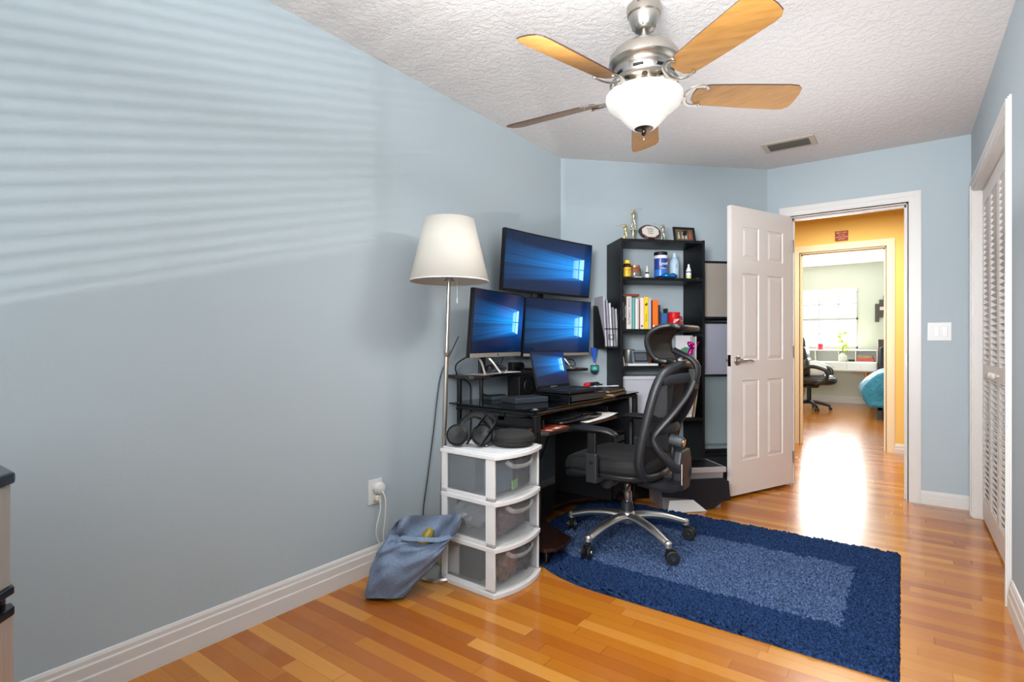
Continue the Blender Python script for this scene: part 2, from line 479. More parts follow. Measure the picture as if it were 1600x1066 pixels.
# window of the other bedroom
def window(name, x0, x1, z0, z1, y, th, label, inn, grid=True):
    t = thing(name, label, 'window', ((x0+x1)/2, y, z0)); t['kind'] = 'structure'
    w = (x1-x0)/2; h = z1-z0; yo = -inn*th*.7
    mb = MB()
    for a in (-w, w-.03): mb.box((a, yo-.02, 0), (a+.03, yo+.02, h))
    for z_ in ((0, h-.03, h/2-.02) if grid else (0, h-.03)): mb.box((-w, yo-.02, z_), (w, yo+.02, z_+.035))
    mb.build('window_frame', m_trim2, t)
    mb = MB()
    for k in ((1, 2) if grid else (1.5,)): mb.box((-w+2*w*k/3-.008, yo-.008, .03), (-w+2*w*k/3+.008, yo+.008, h-.03))
    for k in ((.25, .75) if grid else ()): mb.box((-w+.03, yo-.008, h*k-.008), (w-.03, yo+.008, h*k+.008))
    mb.build('muntins', m_trim2, t)
    g = G(name+'_glass'); tr = g.n('ShaderNodeBsdfTransparent'); gl = g.n('ShaderNodeBsdfGlossy'); gl.inputs['Roughness'].default_value = .02
    mx = g.n('ShaderNodeMixShader'); mx.inputs[0].default_value = .06
    g.t.links.new(tr.outputs[0], mx.inputs[1]); g.t.links.new(gl.outputs[0], mx.inputs[2]); g.t.links.new(mx.outputs[0], g.out.inputs[0])
    MB().box((-w+.02, yo-.002, .02), (w-.02, yo+.002, h-.02)).build('window_pane', g.m, t)
    MB().box((-w-.02, -.01*inn, -.02), (w+.02, inn*.03, 0)).build('window_sill', m_trim2, t)
    return t
tw = window('window_1', W2[0], W2[1], W2[2], W2[3], Y3, WT, 'bright daylit window with white blinds in the other bedroom', -1)
m_blind = M('blind_slat_white', '#eeeeea', .5)
def blinds(parent, w, h, yo, step, tilt, inn, name='blinds'):
    mb = MB(); n = int((h-.05)/step)
    for k in range(n):
        z_ = h-.06-k*step
        mb.box((-w+.01, yo-.022, z_-.0012), (w-.01, yo+.022, z_+.0012), rot=(tilt, 0, 0))
    for a in (-w*.7, w*.7): mb.cyl((a, yo, 0), (a, yo, h), .0012, seg=6)
    b = mb.build(name, m_blind, parent)
    MB().box((-w+.003, yo-.028, h-.045), (w-.003, yo+.028, h-.002)).build('head_rail', m_blind, parent)
blinds(tw, (W2[1]-W2[0])/2, W2[3]-W2[2], -.006+.0, .042, math.radians(4), -1)
tw2 = window('window_2', WIN[0], WIN[1], WIN[2], WIN[3], YB, WT, 'window with horizontal blinds behind the viewer', 1, False)
blinds(tw2, (WIN[1]-WIN[0])/2, WIN[3]-WIN[2], -.01, .05, math.radians(-8), 1)
#PART2
# ------------------------------------------------------------------ ceiling fan
def woodmat(name, a, b, axis=0, rough=.35, sc=1):
    g = G(name); x, y, z = g.coord()
    v = g.vec(x*2*sc, y*30*sc, z*30*sc) if axis == 0 else g.vec(x*30*sc, y*30*sc, z*2*sc)
    f = g.noise(1.6, 4, v, .6)
    g.set(col=g.ramp(f, [(.3, rgb(a)), (.7, rgb(b))]), rough=rough); return g.m
m_blade = woodmat('oak_fan_blade', '#8d622b', '#a5783c')
m_blade_edge = M('dark_walnut_edge', '#3a241c', .4)
fx, fy = 1.185, 2.059
fan = thing('ceiling_fan', 'brushed nickel ceiling fan with five oak blades and a lit glass bowl', 'ceiling fan', (fx, fy, 2.04))
Z0 = 2.04
def fz(z): return z-Z0
MB().lathe([(.067, fz(2.44)), (.068, fz(2.425)), (.066, fz(2.405)), (.06, fz(2.40)), (.058, fz(2.385)), (.046, fz(2.355)), (.036, fz(2.343)), (.03, fz(2.34)), (.012, fz(2.34))], seg=36).build('canopy', m_nickel, fan)
for k in range(8): MB().ball((.043*math.cos(k*PI/4+.3), .043*math.sin(k*PI/4+.3), fz(2.352)), .004, 8, 5).build('canopy_screw', M('dark_screw', '#4a4540', .4, 1), fan)
for k in (-.5, -.2): MB().ball((.067*math.cos(k-1.0), .067*math.sin(k-1.0), fz(2.43)), .005, 8, 5).build('canopy_screw', M('dark_screw'), fan)
MB().cyl((0, 0, fz(2.28)), (0, 0, fz(2.345)), .0125, seg=20).build('downrod', m_nickel, fan)
MB().lathe([(.02, fz(2.300)), (.03, fz(2.296)), (.045, fz(2.29)), (.09, fz(2.277)), (.120, fz(2.256)), (.137, fz(2.232)), (.140, fz(2.208)), (.132, fz(2.196)), (.118, fz(2.188))], seg=48).build('motor_housing', m_nickel, fan)
MB().lathe([(.118, fz(2.190)), (.122, fz(2.178)), (.118, fz(2.172)), (.112, fz(2.165)), (.108, fz(2.145)), (.10, fz(2.14)), (.085, fz(2.13)), (.078, fz(2.12)), (.078, fz(2.105))], seg=48).build('motor_collar', M('satin_nickel_light', '#c9c3bc', .3, 1), fan)
for k in range(8):
    a = k*PI/4+.2
    mb = MB(); mb.tube([(.1135*math.cos(a+d), .1135*math.sin(a+d), fz(2.158)) for d in (-.17, -.08, 0, .08, .17)], .0058, 6, sub=1)
    mb.build('vent_slot', m_black, fan)
mb = MB()
for k in range(5):
    a = k*2*PI/5+.3
    mb.lathe([(.028, 0), (.028, .05)], (.075*math.cos(a)*1.1, .075*math.sin(a)*1.1, fz(2.083)), 12)
mb.lathe([(.07, fz(2.115)), (.074, fz(2.10)), (.07, fz(2.085)), (.05, fz(2.08))], seg=32)
mb.build('light_kit_hub', M('light_kit_metal', '#8d857d', .3, 1), fan)
g = G('lit_alabaster_glass'); g.coord()
g.set(col=rgb('#b9b5ae'), rough=.35, em=g.mix(g.noise(14, 3, g.co), rgb('#f3ece4'), rgb('#fffdfa')), es=.34)
m_bowl = g.m
MB().lathe([(.140, fz(2.088)), (.149, fz(2.079)), (.150, fz(2.066)), (.142, fz(2.046)), (.122, fz(2.028)), (.103, fz(2.016)), (.094, fz(2.004)), (.078, fz(1.985)), (.058, fz(1.964)), (.044, fz(1.952)), (.03, fz(1.948))], seg=56, cap=False).build('glass_bowl', m_bowl, fan, solid=.004)
MB().lathe([(.046, fz(1.960)), (.045, fz(1.954)), (.036, fz(1.947)), (.02, fz(1.941)), (.010, fz(1.938)), (.008, fz(1.932)), (.011, fz(1.928)), (.006, fz(1.922)), (0, fz(1.918))], seg=28).build('finial', M('aged_bronze', '#5c4f47', .35, 1), fan)
mb = MB(); mb.cyl((0, 0, fz(1.908)), (0, 0, fz(1.92)), .0015, seg=6); mb.ball((0, 0, fz(1.906)), .004, 8, 6)
mb.build('pull_chain', m_chrome, fan)
bz = fz(2.092)
mb = MB().lathe([(.085, fz(2.136)), (.132, fz(2.134)), (.136, fz(2.128)), (.130, fz(2.120)), (.085, fz(2.118))], seg=48)
mb.build('flywheel', m_nickel, fan)
for k in range(10):
    a = k*PI/5+.1; MB().lathe([(.010, 0), (.011, .001), (0, .0012)], (.113*math.cos(a), .113*math.sin(a), fz(2.1185)), 10, Matrix.Rotation(PI, 3, 'X')).build('vent_slot', m_black, fan)
def blade_outline():
    L, R = .20, .635
    pts = []
    up = [(L, .0), (L+.004, .03), (L+.02, .048), (L+.06, .056), (L+.2, .063), (R-.06, .069), (R-.025, .066), (R-.006, .05), (R, .02)]
    return up+[(x_, -y_) for x_, y_ in reversed(up[1:])]
for k in range(5):
    a = math.radians(36.03+3.5+72*k)
    T = Matrix.Translation((0, 0, bz)) @ Matrix.Rotation(a, 4, 'Z') @ Matrix.Rotation(math.radians(-17), 4, 'X')
    mb = MB().prism(blade_outline(), -.003, .003); mb.xf(T)
    bl = mb.build('fan_blade', m_blade, fan, bev=.001)
    bl.data.materials.append(m_blade_edge)
    for p in bl.data.polygons:
        if len(p.vertices) == 4 or (T.to_3x3() @ Vector((0,0,1))).dot(p.normal) > .5: p.material_index = 1
    mb = MB()
    mb.tube([(.085, 0, .012), (.13, 0, .006), (.15, 0, -.004), (.17, 0, -.008)], [.018, .015, .014, .016], 10, sub=4, flat=(1, .45))
    for s_ in (1, -1):
        mb.tube([(.165, 0, -.008), (.173, s_*.028, -.008), (.19, s_*.047, -.007), (.22, s_*.054, -.006), (.247, s_*.048, -.006)], [.011, .010, .009, .008, .007], 8, sub=4, flat=(1, .5))
        mb.lathe([(.007, 0), (.006, -.005), (0, -.006)], (.243, s_*.048, -.008), 10)
    mb.xf(T); mb.build('blade_iron', m_nickel, fan)

# ceiling vent
vt = thing('ceiling_vent', 'small rectangular ceiling air vent with slats coloured dark as shade', 'vent', (1.403, 4.058, H))
mb = MB()
for a, b in (((-.16, -.10), (.16, -.065)), ((-.16, .065), (.16, .10)), ((-.16, -.065), (-.125, .065)), ((.125, -.065), (.16, .065))): mb.box((a[0], a[1], -.008), (b[0], b[1], 0))
mb.build('vent_frame', M('vent_paint', '#b5aea0', .5), vt, bev=.002)
mb = MB()
for k in range(6): mb.box((-.125, -.055+k*.022, -.012), (.125, -.052+k*.022, -.001), rot=(math.radians(35), 0, 0))
mb.build('vent_slats', M('vent_slat', '#4d4a42', .6), vt)  # slats coloured dark for the shade in the slits
MB().box((-.125, -.065, -.0015), (.125, .065, -.0005)).build('duct_shade', m_black, vt)  # flat black sheet put in for the shaded duct

# light switch
sw = thing('light_switch', 'white double rocker light switch beside the doorway', 'light switch', (2.226, YF, 1.10))
MB().box((-.0635, -.005, 0), (.0635, 0, .122)).build('switch_plate', m_white, sw, bev=.002)
for a in (-.032, .012-.0): MB().box((a+.002, -.009, .028), (a+.030, -.004, .094), rot=(math.radians(2), 0, 0)).build('rocker', M('rocker_white', '#dcdcda', .3), sw, bev=.0015)

# outlet + plugged puck + cords
ol = thing('wall_outlet', 'white duplex outlet plate on the left wall above the baseboard', 'outlet', (0, 1.676, .322))
MB().box((0, -.04, 0), (.006, .04, .118)).build('outlet_plate', m_white, ol, bev=.002)
for z_ in (.032, .086): MB().box((.006, -.017, z_-.014), (.008, .017, z_+.014)).build('socket', M('socket_white', '#d8d8d6', .4), ol, bev=.001)
pk = thing('plug_in_puck', 'round white plug-in device pushed into the upper socket', 'plug', (0.008, 1.690, .398))
MB().lathe([(.026, 0), (.028, .006), (.028, .018), (.024, .026), (.012, .029), (0, .03)], (0, 0, 0), 28, Matrix.Rotation(PI/2, 3, 'Y')).build('puck_body', m_white, pk)
pl2 = thing('power_plug', 'small beige power plug in the lower socket', 'plug', (0.008, 1.678, .353))
MB().box((0, -.012, -.012), (.022, .012, .012)).build('plug_body', M('beige_plastic', '#cfc9b8', .45), pl2, bev=.004)
m_cordw = M('white_cord', '#d9d6cc', .45)
c1 = MB().tube([(.03, 1.68, .35), (.035, 1.682, .30), (.03, 1.66, .2), (.03, 1.69, .12), (.05, 1.72, .05), (.07, 1.74, .01)], .0028, 8, sub=6).build('lamp_cord', m_cordw)
tag(c1, 'thin white cord hanging from the outlet behind the blue bag', 'cord', 'white cords from the outlet')
c2 = MB().tube([(.034, 1.695, .385), (.05, 1.70, .34), (.045, 1.70, .25), (.03, 1.705, .15), (.045, 1.74, .06), (.08, 1.76, .01)], .0025, 8, sub=6).build('charger_cord', m_cordw)
tag(c2, 'thin white cord hanging from the round plug behind the bag', 'cord', 'white cords from the outlet')

# ------------------------------------------------------------------ mini fridge (bottom left)
g = G('brushed_stainless'); x, y, z = g.coord()
nz = g.noise(4, 3, g.vec(x*60, y*60, z*1.5))
g.set(col=g.mix(nz, rgb('#a8a39d'), rgb('#c4beb8')), metal=.55, rough=.36); m_steel = g.m
fr = thing('mini_fridge', 'two door stainless mini fridge with a black top at the left edge', 'fridge', (.5, .036, 0))
def bow(x0, x1, h, b, n=12, r=.03):
    p = [(x0, -h), ]
    for i in range(n+1):
        t = -1+2*i/n
        p.append((x1+b*(1-t*t)-(r*max(0, abs(t)-.86)/.14 if abs(t) > .86 else 0), h*t))
    p.append((x0, h))
    return p
fh = .22
MB().prism(rrect(-.24, -fh, .18, fh, .02), .02, .835).build('fridge_body', m_black, fr)
MB().prism(bow(-.24, .235, fh+.006, .03), .828, .85).build('fridge_top', M('glossy_dark_top', '#1c2630', .2), fr, bev=.006)
MB().prism(bow(.183, .228, fh, .028), .64, .827).build('freezer_door', m_steel, fr, bev=.002)
MB().prism(bow(.183, .236, fh+.004, .03), .626, .64).build('door_trim', m_blk_gloss, fr, bev=.003)
MB().prism(bow(.183, .20, fh-.01, .02), .604, .626).build('handle_recess', m_black, fr)
MB().prism(bow(.183, .238, fh+.004, .03), .588, .604).build('door_trim', m_blk_gloss, fr, bev=.003)
MB().prism(bow(.183, .232, fh+.003, .028), .03, .588).build('fridge_door', m_steel, fr, bev=.002)

# ------------------------------------------------------------------ floor lamp
lp = thing('floor_lamp', 'brushed steel floor lamp with a tapered white fabric shade', 'floor lamp', (.255, 1.856, 0))
MB().lathe([(.0, .0), (.125, 0), (.127, .012), (.12, .02), (.03, .026), (.014, .034)], seg=40).build('lamp_base', m_nickel, lp)
tx, ty = .034, .027
mb = MB().cyl((0, 0, .02), (tx*.72, ty*.72, 1.06), .011, seg=16); mb.cyl((tx*.72, ty*.72, 1.06), (tx, ty, 1.44), .009, seg=16)
mb.lathe([(.011, 0), (.014, .006), (.014, .03), (.009, .036)], (tx*.70, ty*.70, 1.02), 16)
mb.build('lamp_pole', M('lamp_pole_steel', '#b9b2a4', .3, 1), lp)
mb = MB().lathe([(.024, 0), (.024, .006)], (tx, ty, 1.378), 20); mb.cyl((tx, ty, 1.38), (tx, ty, 1.46), .018)
mb.build('lamp_socket', m_nickel, lp)
mb = MB().tube([(tx+.03, ty+.02, 1.42), (tx+.032, ty+.02, 1.30)], .001, 6); mb.cyl((tx+.032, ty+.02, 1.275), (tx+.032, ty+.02, 1.30), .003)
mb.build('pull_cord', m_white, lp)
g = G('shade_fabric'); g.coord()
g.set(col=rgb('#b4b0a7'), rough=.9); g.bump(g.noise(300, 2, g.co), .1, .001)
g.set(em=rgb('#d8d3cb'), es=.05)
MB().lathe([(.186, 1.376), (.117, 1.67)], (tx, ty, 0), 64, cap=False).build('lamp_shade', g.m, lp, solid=.0015)
mb = MB().lathe([(.183, 1.377), (.1875, 1.377), (.1865, 1.381), (.183, 1.381)], (tx, ty, 0), 64, cap=False)
for k in range(3):
    a = k*2*PI/3; mb.cyl((tx, ty, 1.40), (tx+.183*math.cos(a), ty+.183*math.sin(a), 1.38), .0015, seg=6)
mb.build('shade_ring', m_white, lp)

# ------------------------------------------------------------------ blue denim drawstring bag
g = G('denim_cotton'); g.coord()
n1 = g.noise(240, 2, g.co)
g.set(col=g.mix(n1, rgb('#4c5b74'), rgb('#8394ab')), rough=.92)
g.bump(n1*.25+g.noise(16, 4, g.co, .6), .55, .012); m_denim = g.m
bag = thing('cloth_bag', 'slumped blue denim tote bag leaning between lamp and drawer tower', 'bag', (.25, 1.52, 0))
def bagpt(u, v, ins=0.0):
    cxl = Vector((0, 0, .008)).lerp(Vector((.115, .145, .315)), v**.95)
    wd_ = .082+.062*v**.8+.02*math.sin(PI*v)
    dp = (.016+.062*math.sin(PI*min(1, v*.8+.12)))*(1-.25*v)
    a = 2*PI*u
    ca, sa = math.cos(a), math.sin(a)
    c2 = math.copysign(abs(ca)**.7, ca)
    ax = Vector((.81, .586, 0)); nn = Vector((.55, -.78, .30))
    p = cxl+ax*(wd_-ins)*c2+nn*(dp-ins)*sa
    w = (math.sin(a*3+v*9)*.007+math.sin(a*6-v*13+1)*.008+math.sin(a*2+v*23)*.004+.005*math.sin(a*9+v*17))*(.4+v)
    p += nn*w
    # mouth: viewer side sags, far side and right corner rise
    p.z += v**3*(-.085*max(0, sa)**.7+.035*max(0, -sa)+.02*ca*ca*ca-.012*(1-abs(ca)))
    p.x = max(p.x, -.235); p.z = max(p.z, .004)
    return p
mb = MB(); mb.grid(lambda i, j: bagpt(i, j), 84, 40)
mb.grid(lambda i, j: bagpt(i, 1-.45*j, .004+.012*j), 84, 16)
mb._add([bagpt(i/72, 0) for i in range(72)], [tuple(range(72))])
mb.build('bag_body', m_denim, bag, merge=True, ang=80)
mb = MB().tube([bagpt(.36, .93)+Vector((0,-.004,0)), bagpt(.35, 1.0)+Vector((0,-.008,.012)), bagpt(.30, 1.0)+Vector((.006,-.012,.020)), bagpt(.22, 1.0)+Vector((.01,-.014,.020)), bagpt(.15, 1.0)+Vector((.008,-.01,.010)), bagpt(.14, .93)+Vector((.002,-.006,0))], .012, 10, sub=6, flat=(1, .2, (.3,-.5,1)))
mb.build('bag_handle', m_denim, bag)
ye = thing('yellow_bottle', 'olive yellow container peeking out of the blue bag', 'container', (.318, 1.615, .135))
ye.rotation_euler = Vector((.115, .145, .315)).to_track_quat('Z', 'Y').to_euler()
MB().lathe([(.02, 0), (.024, .01), (.024, .14), (.018, .155), (.016, .165), (0, .167)], seg=20).build('container_body', M('olive_yellow', '#8a7a28', .4), ye)

# ------------------------------------------------------------------ three drawer plastic organiser
def translucent(name, c, a=.45, rough=.2):
    g = G(name); g.coord()
    g.set(col=rgb(c), rough=rough, alpha=a, spec=.5)
    return g.m
m_clear = translucent('smoky_clear_plastic', '#9aa0a4', .12, .12)
og = thing('drawer_organizer', 'white plastic tower of three see-through drawers', 'storage drawers', (.315, 1.80, 0), math.radians(-1.5))
OW, OD = .315, .335          # x depth (to the bowed front), y width
def ofr(x1, bowv, y0=0, y1=OD, n=10):
    p = [(0, y0)]
    for i in range(n+1):
        t = -1+2*i/n; p.append((x1+bowv*(1-t*t), (y0+y1)/2+(y1-y0)/2*t))
    p.append((0, y1)); return p
for k, zt in enumerate((.012, .208, .404)):
    mb = MB(); hh = .196
    if k == 0: mb.prism(ofr(OW+.006, .038, -.008, OD+.008), 0, .022)
    for yy in (0, OD-.012):
        mb.box((0, yy, zt), (.035, yy+.012, zt+hh)); mb.box((OW-.05, yy, zt), (OW, yy+.012, zt+hh))
        mb.box((0, yy, zt), (OW, yy+.012, zt+.022)); mb.box((0, yy, zt+hh-.012), (OW, yy+.012, zt+hh))
    mb.prism(ofr(OW+.004, .036, -.004, OD+.004), zt+hh-.016, zt+hh+.004) if k < 2 else mb.prism(ofr(OW+.010, .040, -.008, OD+.008), zt+hh-.012, zt+hh+.006)
    mb.box((0, 0, zt), (OW, OD, zt+.006))
    mb.build('organizer_tier', m_white, og, bev=.0035)
    mb = MB()
    P0, P1 = ofr(OW-.004, .034, .016, OD-.016), None
    L = []
    n_ = 10; z0_, z1_ = zt+.022, zt+hh-.016
    for z_ in (z0_, z1_): L.append([(p[0], p[1], z_) for p in ofr(OW-.004, .034, .016, OD-.016)])
    mb.skin(L, cap=False, smooth=False)
    mb._add(L[0], [tuple(range(len(L[0])))])
    d_ = mb.build('drawer', m_clear, og, solid=.0025)
    mb = MB().tube([(OW+.010, .07, z1_-.012), (OW+.026, .10, z1_-.035), (OW+.034, OD/2, z1_-.042), (OW+.026, OD-.10, z1_-.035), (OW+.010, OD-.07, z1_-.012)], .010, 8, sub=5, flat=(.5, 1))
    mb.build('drawer_pull', translucent('frosted_pull', '#bfbdbc', .30, .2), d_)
    MB().box((.001, .012, zt+.006), (.005, OD-.012, zt+hh-.012)).build('back_window', m_clear, og)
    # grey side window
    for yy in (.003, OD-.006): MB().box((.03, yy, zt+.02), (OW-.045, yy+.003, zt+hh-.012)).build('side_window', m_clear, og)
MB().prism(ofr(OW+.0, .034, .012, OD-.012), .606, .612).build('organizer_lid', translucent('frost_lid', '#dcdfe2', .9, .4), og, bev=.002)
m_slate = M('slate_fabric', '#465058', .8, bump=.1, bscale=300)
def content(nm, lab, cat, lo, hi, m, rz=0, bev=.006, grp=None):
    c = ((lo[0]+hi[0])/2, (lo[1]+hi[1])/2)
    mb = MB().box((lo[0]-c[0], lo[1]-c[1], 0), (hi[0]-c[0], hi[1]-c[1], hi[2]-lo[2]))
    o = mb.build(nm, m, bev=bev); o.location = (c[0], c[1], lo[2]); o.rotation_euler = (0, 0, rz)
    return tag(o, lab, cat, grp)
content('storage_pouch', 'dark slate box filling the left of the top clear drawer', 'box', (.328, 1.818, .428), (.50, 2.09, .585), m_slate)
content('grey_case', 'grey blue case in the top clear drawer behind its front', 'case', (.53, 1.84, .428), (.60, 1.97, .56), M('grey_blue_case', '#55687a', .5))
content('dark_case', 'black case at the right in the top clear drawer', 'case', (.52, 1.99, .428), (.61, 2.08, .555), M('char', '#2c2f34', .5))
content('green_folder', 'small green folder in the top clear drawer', 'folder', (.613, 1.93, .43), (.618, 1.99, .47), M('green_paper', '#6c9a5c', .6), .2, .001)
content('white_box', 'white carton against the side of the bottom clear drawer', 'box', (.335, 1.820, .036), (.40, 1.85, .165), M('carton_white', '#cfc9c4', .7))
content('black_box', 'black box in the bottom clear drawer', 'box', (.405, 1.82, .036), (.53, 2.08, .172), m_black)
def crumple(nm, lab, cat, c, r, m, seed, seg=26):
    q = random.Random(seed); ph = [q.uniform(0, 6.28) for _ in range(8)]
    mb = MB()
    def f(u, v):
        a = 2*PI*u; b = PI*v
        w = 1+.10*math.sin(3*a+ph[0]+4*b)+.08*math.sin(5*a-ph[1]+7*b)+.06*math.sin(9*a+ph[2]-5*b)+.05*math.sin(13*b+ph[3]+4*a)
        return (r[0]*w*math.sin(b)*math.cos(a), r[1]*w*math.sin(b)*math.sin(a), r[2]*(1-math.cos(b)*w)*.5*2*.5)
    mb.grid(f, seg*2, seg); o = mb.build(nm, m, merge=True, ang=50); o.location = c
    return tag(o, lab, cat)
crumple('plastic_bag', 'crumpled shiny clear plastic bag in the middle drawer', 'plastic bag', (.42, 1.945, .234), (.095, .115, .14), translucent('shiny_film', '#9aa0a6', .75, .12), 2)
crumple('pink_cloth', 'dusty pink cloth bundle in the middle drawer front', 'cloth', (.57, 1.96, .234), (.05, .125, .135), M('dusty_pink', '#5e4a50', .8, var=.4, bscale=90), 3)
crumple('copper_cable_bundle', 'tangled copper brown bundle in the bottom drawer', 'bundle', (.585, 1.92, .036), (.045, .075, .135), M('copper_brown', '#6d4a3c', .5, var=.5, bscale=120), 4)
crumple('charcoal_bundle', 'charcoal round bundle at the right in the bottom drawer', 'bundle', (.585, 2.05, .036), (.045, .055, .13), M('charcoal_cloth', '#34343a', .7), 5)

# on top: headphones, sleeve case, round black speaker case
hp = thing('headphones', 'black over-ear headphones lying on the white drawer tower', 'headphones', (.425, 1.885, .613), math.radians(12))
m_hp = M('soft_black', '#060709', .5, spec=.35)
mb = MB().tube([(-.07, .0, .06), (-.065, .02, .10), (-.02, .035, .135), (.03, .04, .13), (.08, .035, .09), (.10, .02, .03)], [.008, .009, .010, .010, .009, .008], 10, sub=6, flat=(1.5, .45, (0, -1, .3)))
mb.build('headband', m_hp, hp)
for c, rx, ry in (((-.055, -.03, .048), 1.25, .25), ((.045, .015, .048), 1.25, .5)):
    T = Euler((rx, .15, ry)).to_matrix()
    MB().lathe([(0, -.024), (.032, -.024), (.044, -.015), (.047, 0), (.049, .006), (.049, .024), (.040, .030), (.02, .026), (0, .022)], c, 28, T, cap=False).build('ear_cup', m_hp, hp)
MB().box((.055, -.004, .012), (.085, .0, .018), rot=(0, .7, 0)).build('band_marking', m_chrome, hp)
sl = thing('wrist_strap', 'folded black band with a silver buckle on the drawer tower', 'strap', (.49, 1.90, .613), math.radians(20))
MB().tube([(-.085, 0, .010), (-.055, 0, .06), (-.01, 0, .125), (.02, 0, .15), (.05, .01, .12), (.04, 0, .09), (-.0, -.02, .03), (-.02, -.03, .008)], .018, 10, sub=6, flat=(.22, 1.0, (0, 1, 0))).build('strap_band', m_hp, sl)
MB().box((.022, -.034, .078), (.046, -.026, .086), rot=(0, -.9, 0)).build('buckle', m_chrome, sl)
sp = thing('round_case', 'large round soft black case on the right of the drawer tower', 'case', (.56, 2.02, .613))
MB().lathe([(.0, .0), (.085, 0), (.10, .012), (.105, .03), (.10, .05), (.085, .062), (.04, .068), (0, .07)], seg=40).build('case_shell', M('dark_grey_felt', '#161513', .8, bump=.1, bscale=300), sp)
MB().tube([(.1065*math.cos(a_*PI/20), .1065*math.sin(a_*PI/20), .032) for a_ in range(40)], .0025, 6, closed=True).build('case_zip', m_black, sp)
ta = thing('tapered_device', 'tall tapered black device standing behind the headphones', 'device', (.52, 1.985, .613), .4)
ta.location = (.42, 2.02, .613)
MB().skin([[(-.05, -.012, 0), (.05, -.012, 0), (.05, .012, 0), (-.05, .012, 0)], [(-.03, -.012, .125), (.015, -.012, .125), (.015, .012, .125), (-.03, .012, .125)]], smooth=False).build('device_body', m_hp, ta, bev=.004)

# ------------------------------------------------------------------ desk
g = G('black_tempered_glass'); g.coord(); g.set(col=rgb('#030405'), rough=.05, spec=.5); m_glass = g.m
m_frame = M('black_powder_coat', '#07080b', .25)
dk = thing('computer_desk', 'black glass corner computer desk with a raised monitor shelf', 'desk', (.3, 2.75, 0))
def dl(p): return (p[0]-.3, p[1]-2.75)+tuple(p[2:])
def dpoly(pts): return [dl(p) for p in pts]
top = [(.02, 2.17), (.57, 2.155), (.60, 2.185), (.61, 3.38), (.585, 3.41), (.43, 3.37), (.08, 3.34), (.02, 3.30)]
MB().prism(dpoly(top), .752, .760).build('desk_top', m_glass, dk, bev=.0015)
mb = MB()
mb.tube([dl((.07, 2.19, .74)), dl((.585, 2.175, .74))], .012, 12); mb.tube([dl((.585, 2.175, .74)), dl((.59, 3.36, .74))], .012, 12); mb.tube([dl((.07, 2.19, .74)), dl((.07, 3.30, .74))], .012, 12)
mb.build('top_rail', m_frame, dk)
for p, z1 in (((.07, 2.20), .895), ((.575, 2.185), .752), ((.585, 3.36), .752), ((.07, 3.29), .895)):
    mb = MB().cyl(dl((p[0], p[1], .10)), dl((p[0], p[1], z1)), .014, seg=16)
    if z1 < .8: mb.cyl(dl((p[0]+.0, p[1]+.03, .10)), dl((p[0], p[1]+.03, z1-.01)), .012, seg=14)
    mb.lathe([(.016, 0), (.019, .004), (.019, .012), (.014, .016)], dl((p[0], p[1], .72)), 16)
    mb.build('desk_leg', m_frame, dk)
mb = MB().lathe([(.0165, 0), (.017, .003), (.012, .008), (0, .009)], dl((.575, 2.185, .757)), 16)
mb.build('chrome_cap', m_chrome, dk)
# raised shelf with concave front
def arc(c, r, a0, a1, n): return [(c[0]+r*math.cos(math.radians(a0+(a1-a0)*i/n)), c[1]+r*math.sin(math.radians(a0+(a1-a0)*i/n))) for i in range(n+1)]
sh = [(.01, 2.16), (.20, 2.125), (.225, 2.14), (.23, 2.26), (.19, 2.36), (.155, 2.5), (.14, 2.7), (.145, 2.9), (.18, 3.06), (.25, 3.18), (.285, 3.26), (.275, 3.30), (.22, 3.335), (.03, 3.32), (.01, 3.29)]
MB().prism(dpoly(sh), .895, .913).build('monitor_shelf', M('black_brown_laminate', '#1d1614', .22), dk, bev=.003)
for yy in (2.23, 3.10): MB().cyl(dl((.20, yy, .76)), dl((.20, yy, .895)), .011, seg=14).build('shelf_post', m_frame, dk)
# keyboard tray
tr = [(.22, 2.20), (.60, 2.20), (.635, 2.22), (.645, 2.6), (.64, 2.98), (.60, 3.02), (.22, 3.02)]
MB().prism(dpoly(tr), .632, .650).build('keyboard_tray', M('tray_laminate', '#1a1413', .3), dk, bev=.003)
for yy in (2.25, 2.97):
    mb = MB(); mb.box(dl((.25, yy, .65)), dl((.58, yy+.012, .70))); mb.box(dl((.3, yy, .68)), dl((.34, yy+.012, .752)))
    mb.build('tray_runner', m_frame, dk)
MB().box(dl((.03, 3.30, .03)), dl((.57, 3.318, .745))).build('side_panel', m_blkwood, dk)
# base board with concave front
bb = [(.05, 2.15), (.55, 2.145), (.64, 2.16), (.685, 2.20), (.695, 2.28), (.67, 2.38), (.56, 2.43), (.44, 2.50), (.365, 2.60), (.33, 2.74), (.345, 2.90), (.42, 3.06), (.53, 3.14), (.62, 3.20), (.64, 3.30), (.60, 3.345), (.42, 3.335), (.05, 3.30)]
MB().prism(dpoly(bb), .082, .10).build('foot_board', M('dark_cherry_laminate', '#21120f', .2), dk, bev=.003)
for p in ((.09, 2.2), (.62, 2.22), (.60, 3.28), (.09, 3.24)):
    MB().cyl(dl((p[0], p[1], .016 if p[0] > .5 else .0)), dl((p[0], p[1], .082)), .018, seg=14).build('desk_foot', m_frame, dk)

# PC tower under right side of the desk
pc = thing('computer_tower', 'black computer tower under the right side of the desk', 'computer', (.36, 3.16, .10))
MB().box((-.21, -.095, 0), (.20, .095, .42)).build('tower_case', m_black, pc, bev=.004)
MB().box((.20, -.09, .005), (.21, .09, .415)).build('front_bezel', m_blk_gloss, pc, bev=.003)
for z_ in (.36, .31): MB().box((.21, -.075, z_), (.213, .075, z_+.035)).build('drive_bay', M('bay_grey', '#2b2e33', .4), pc)

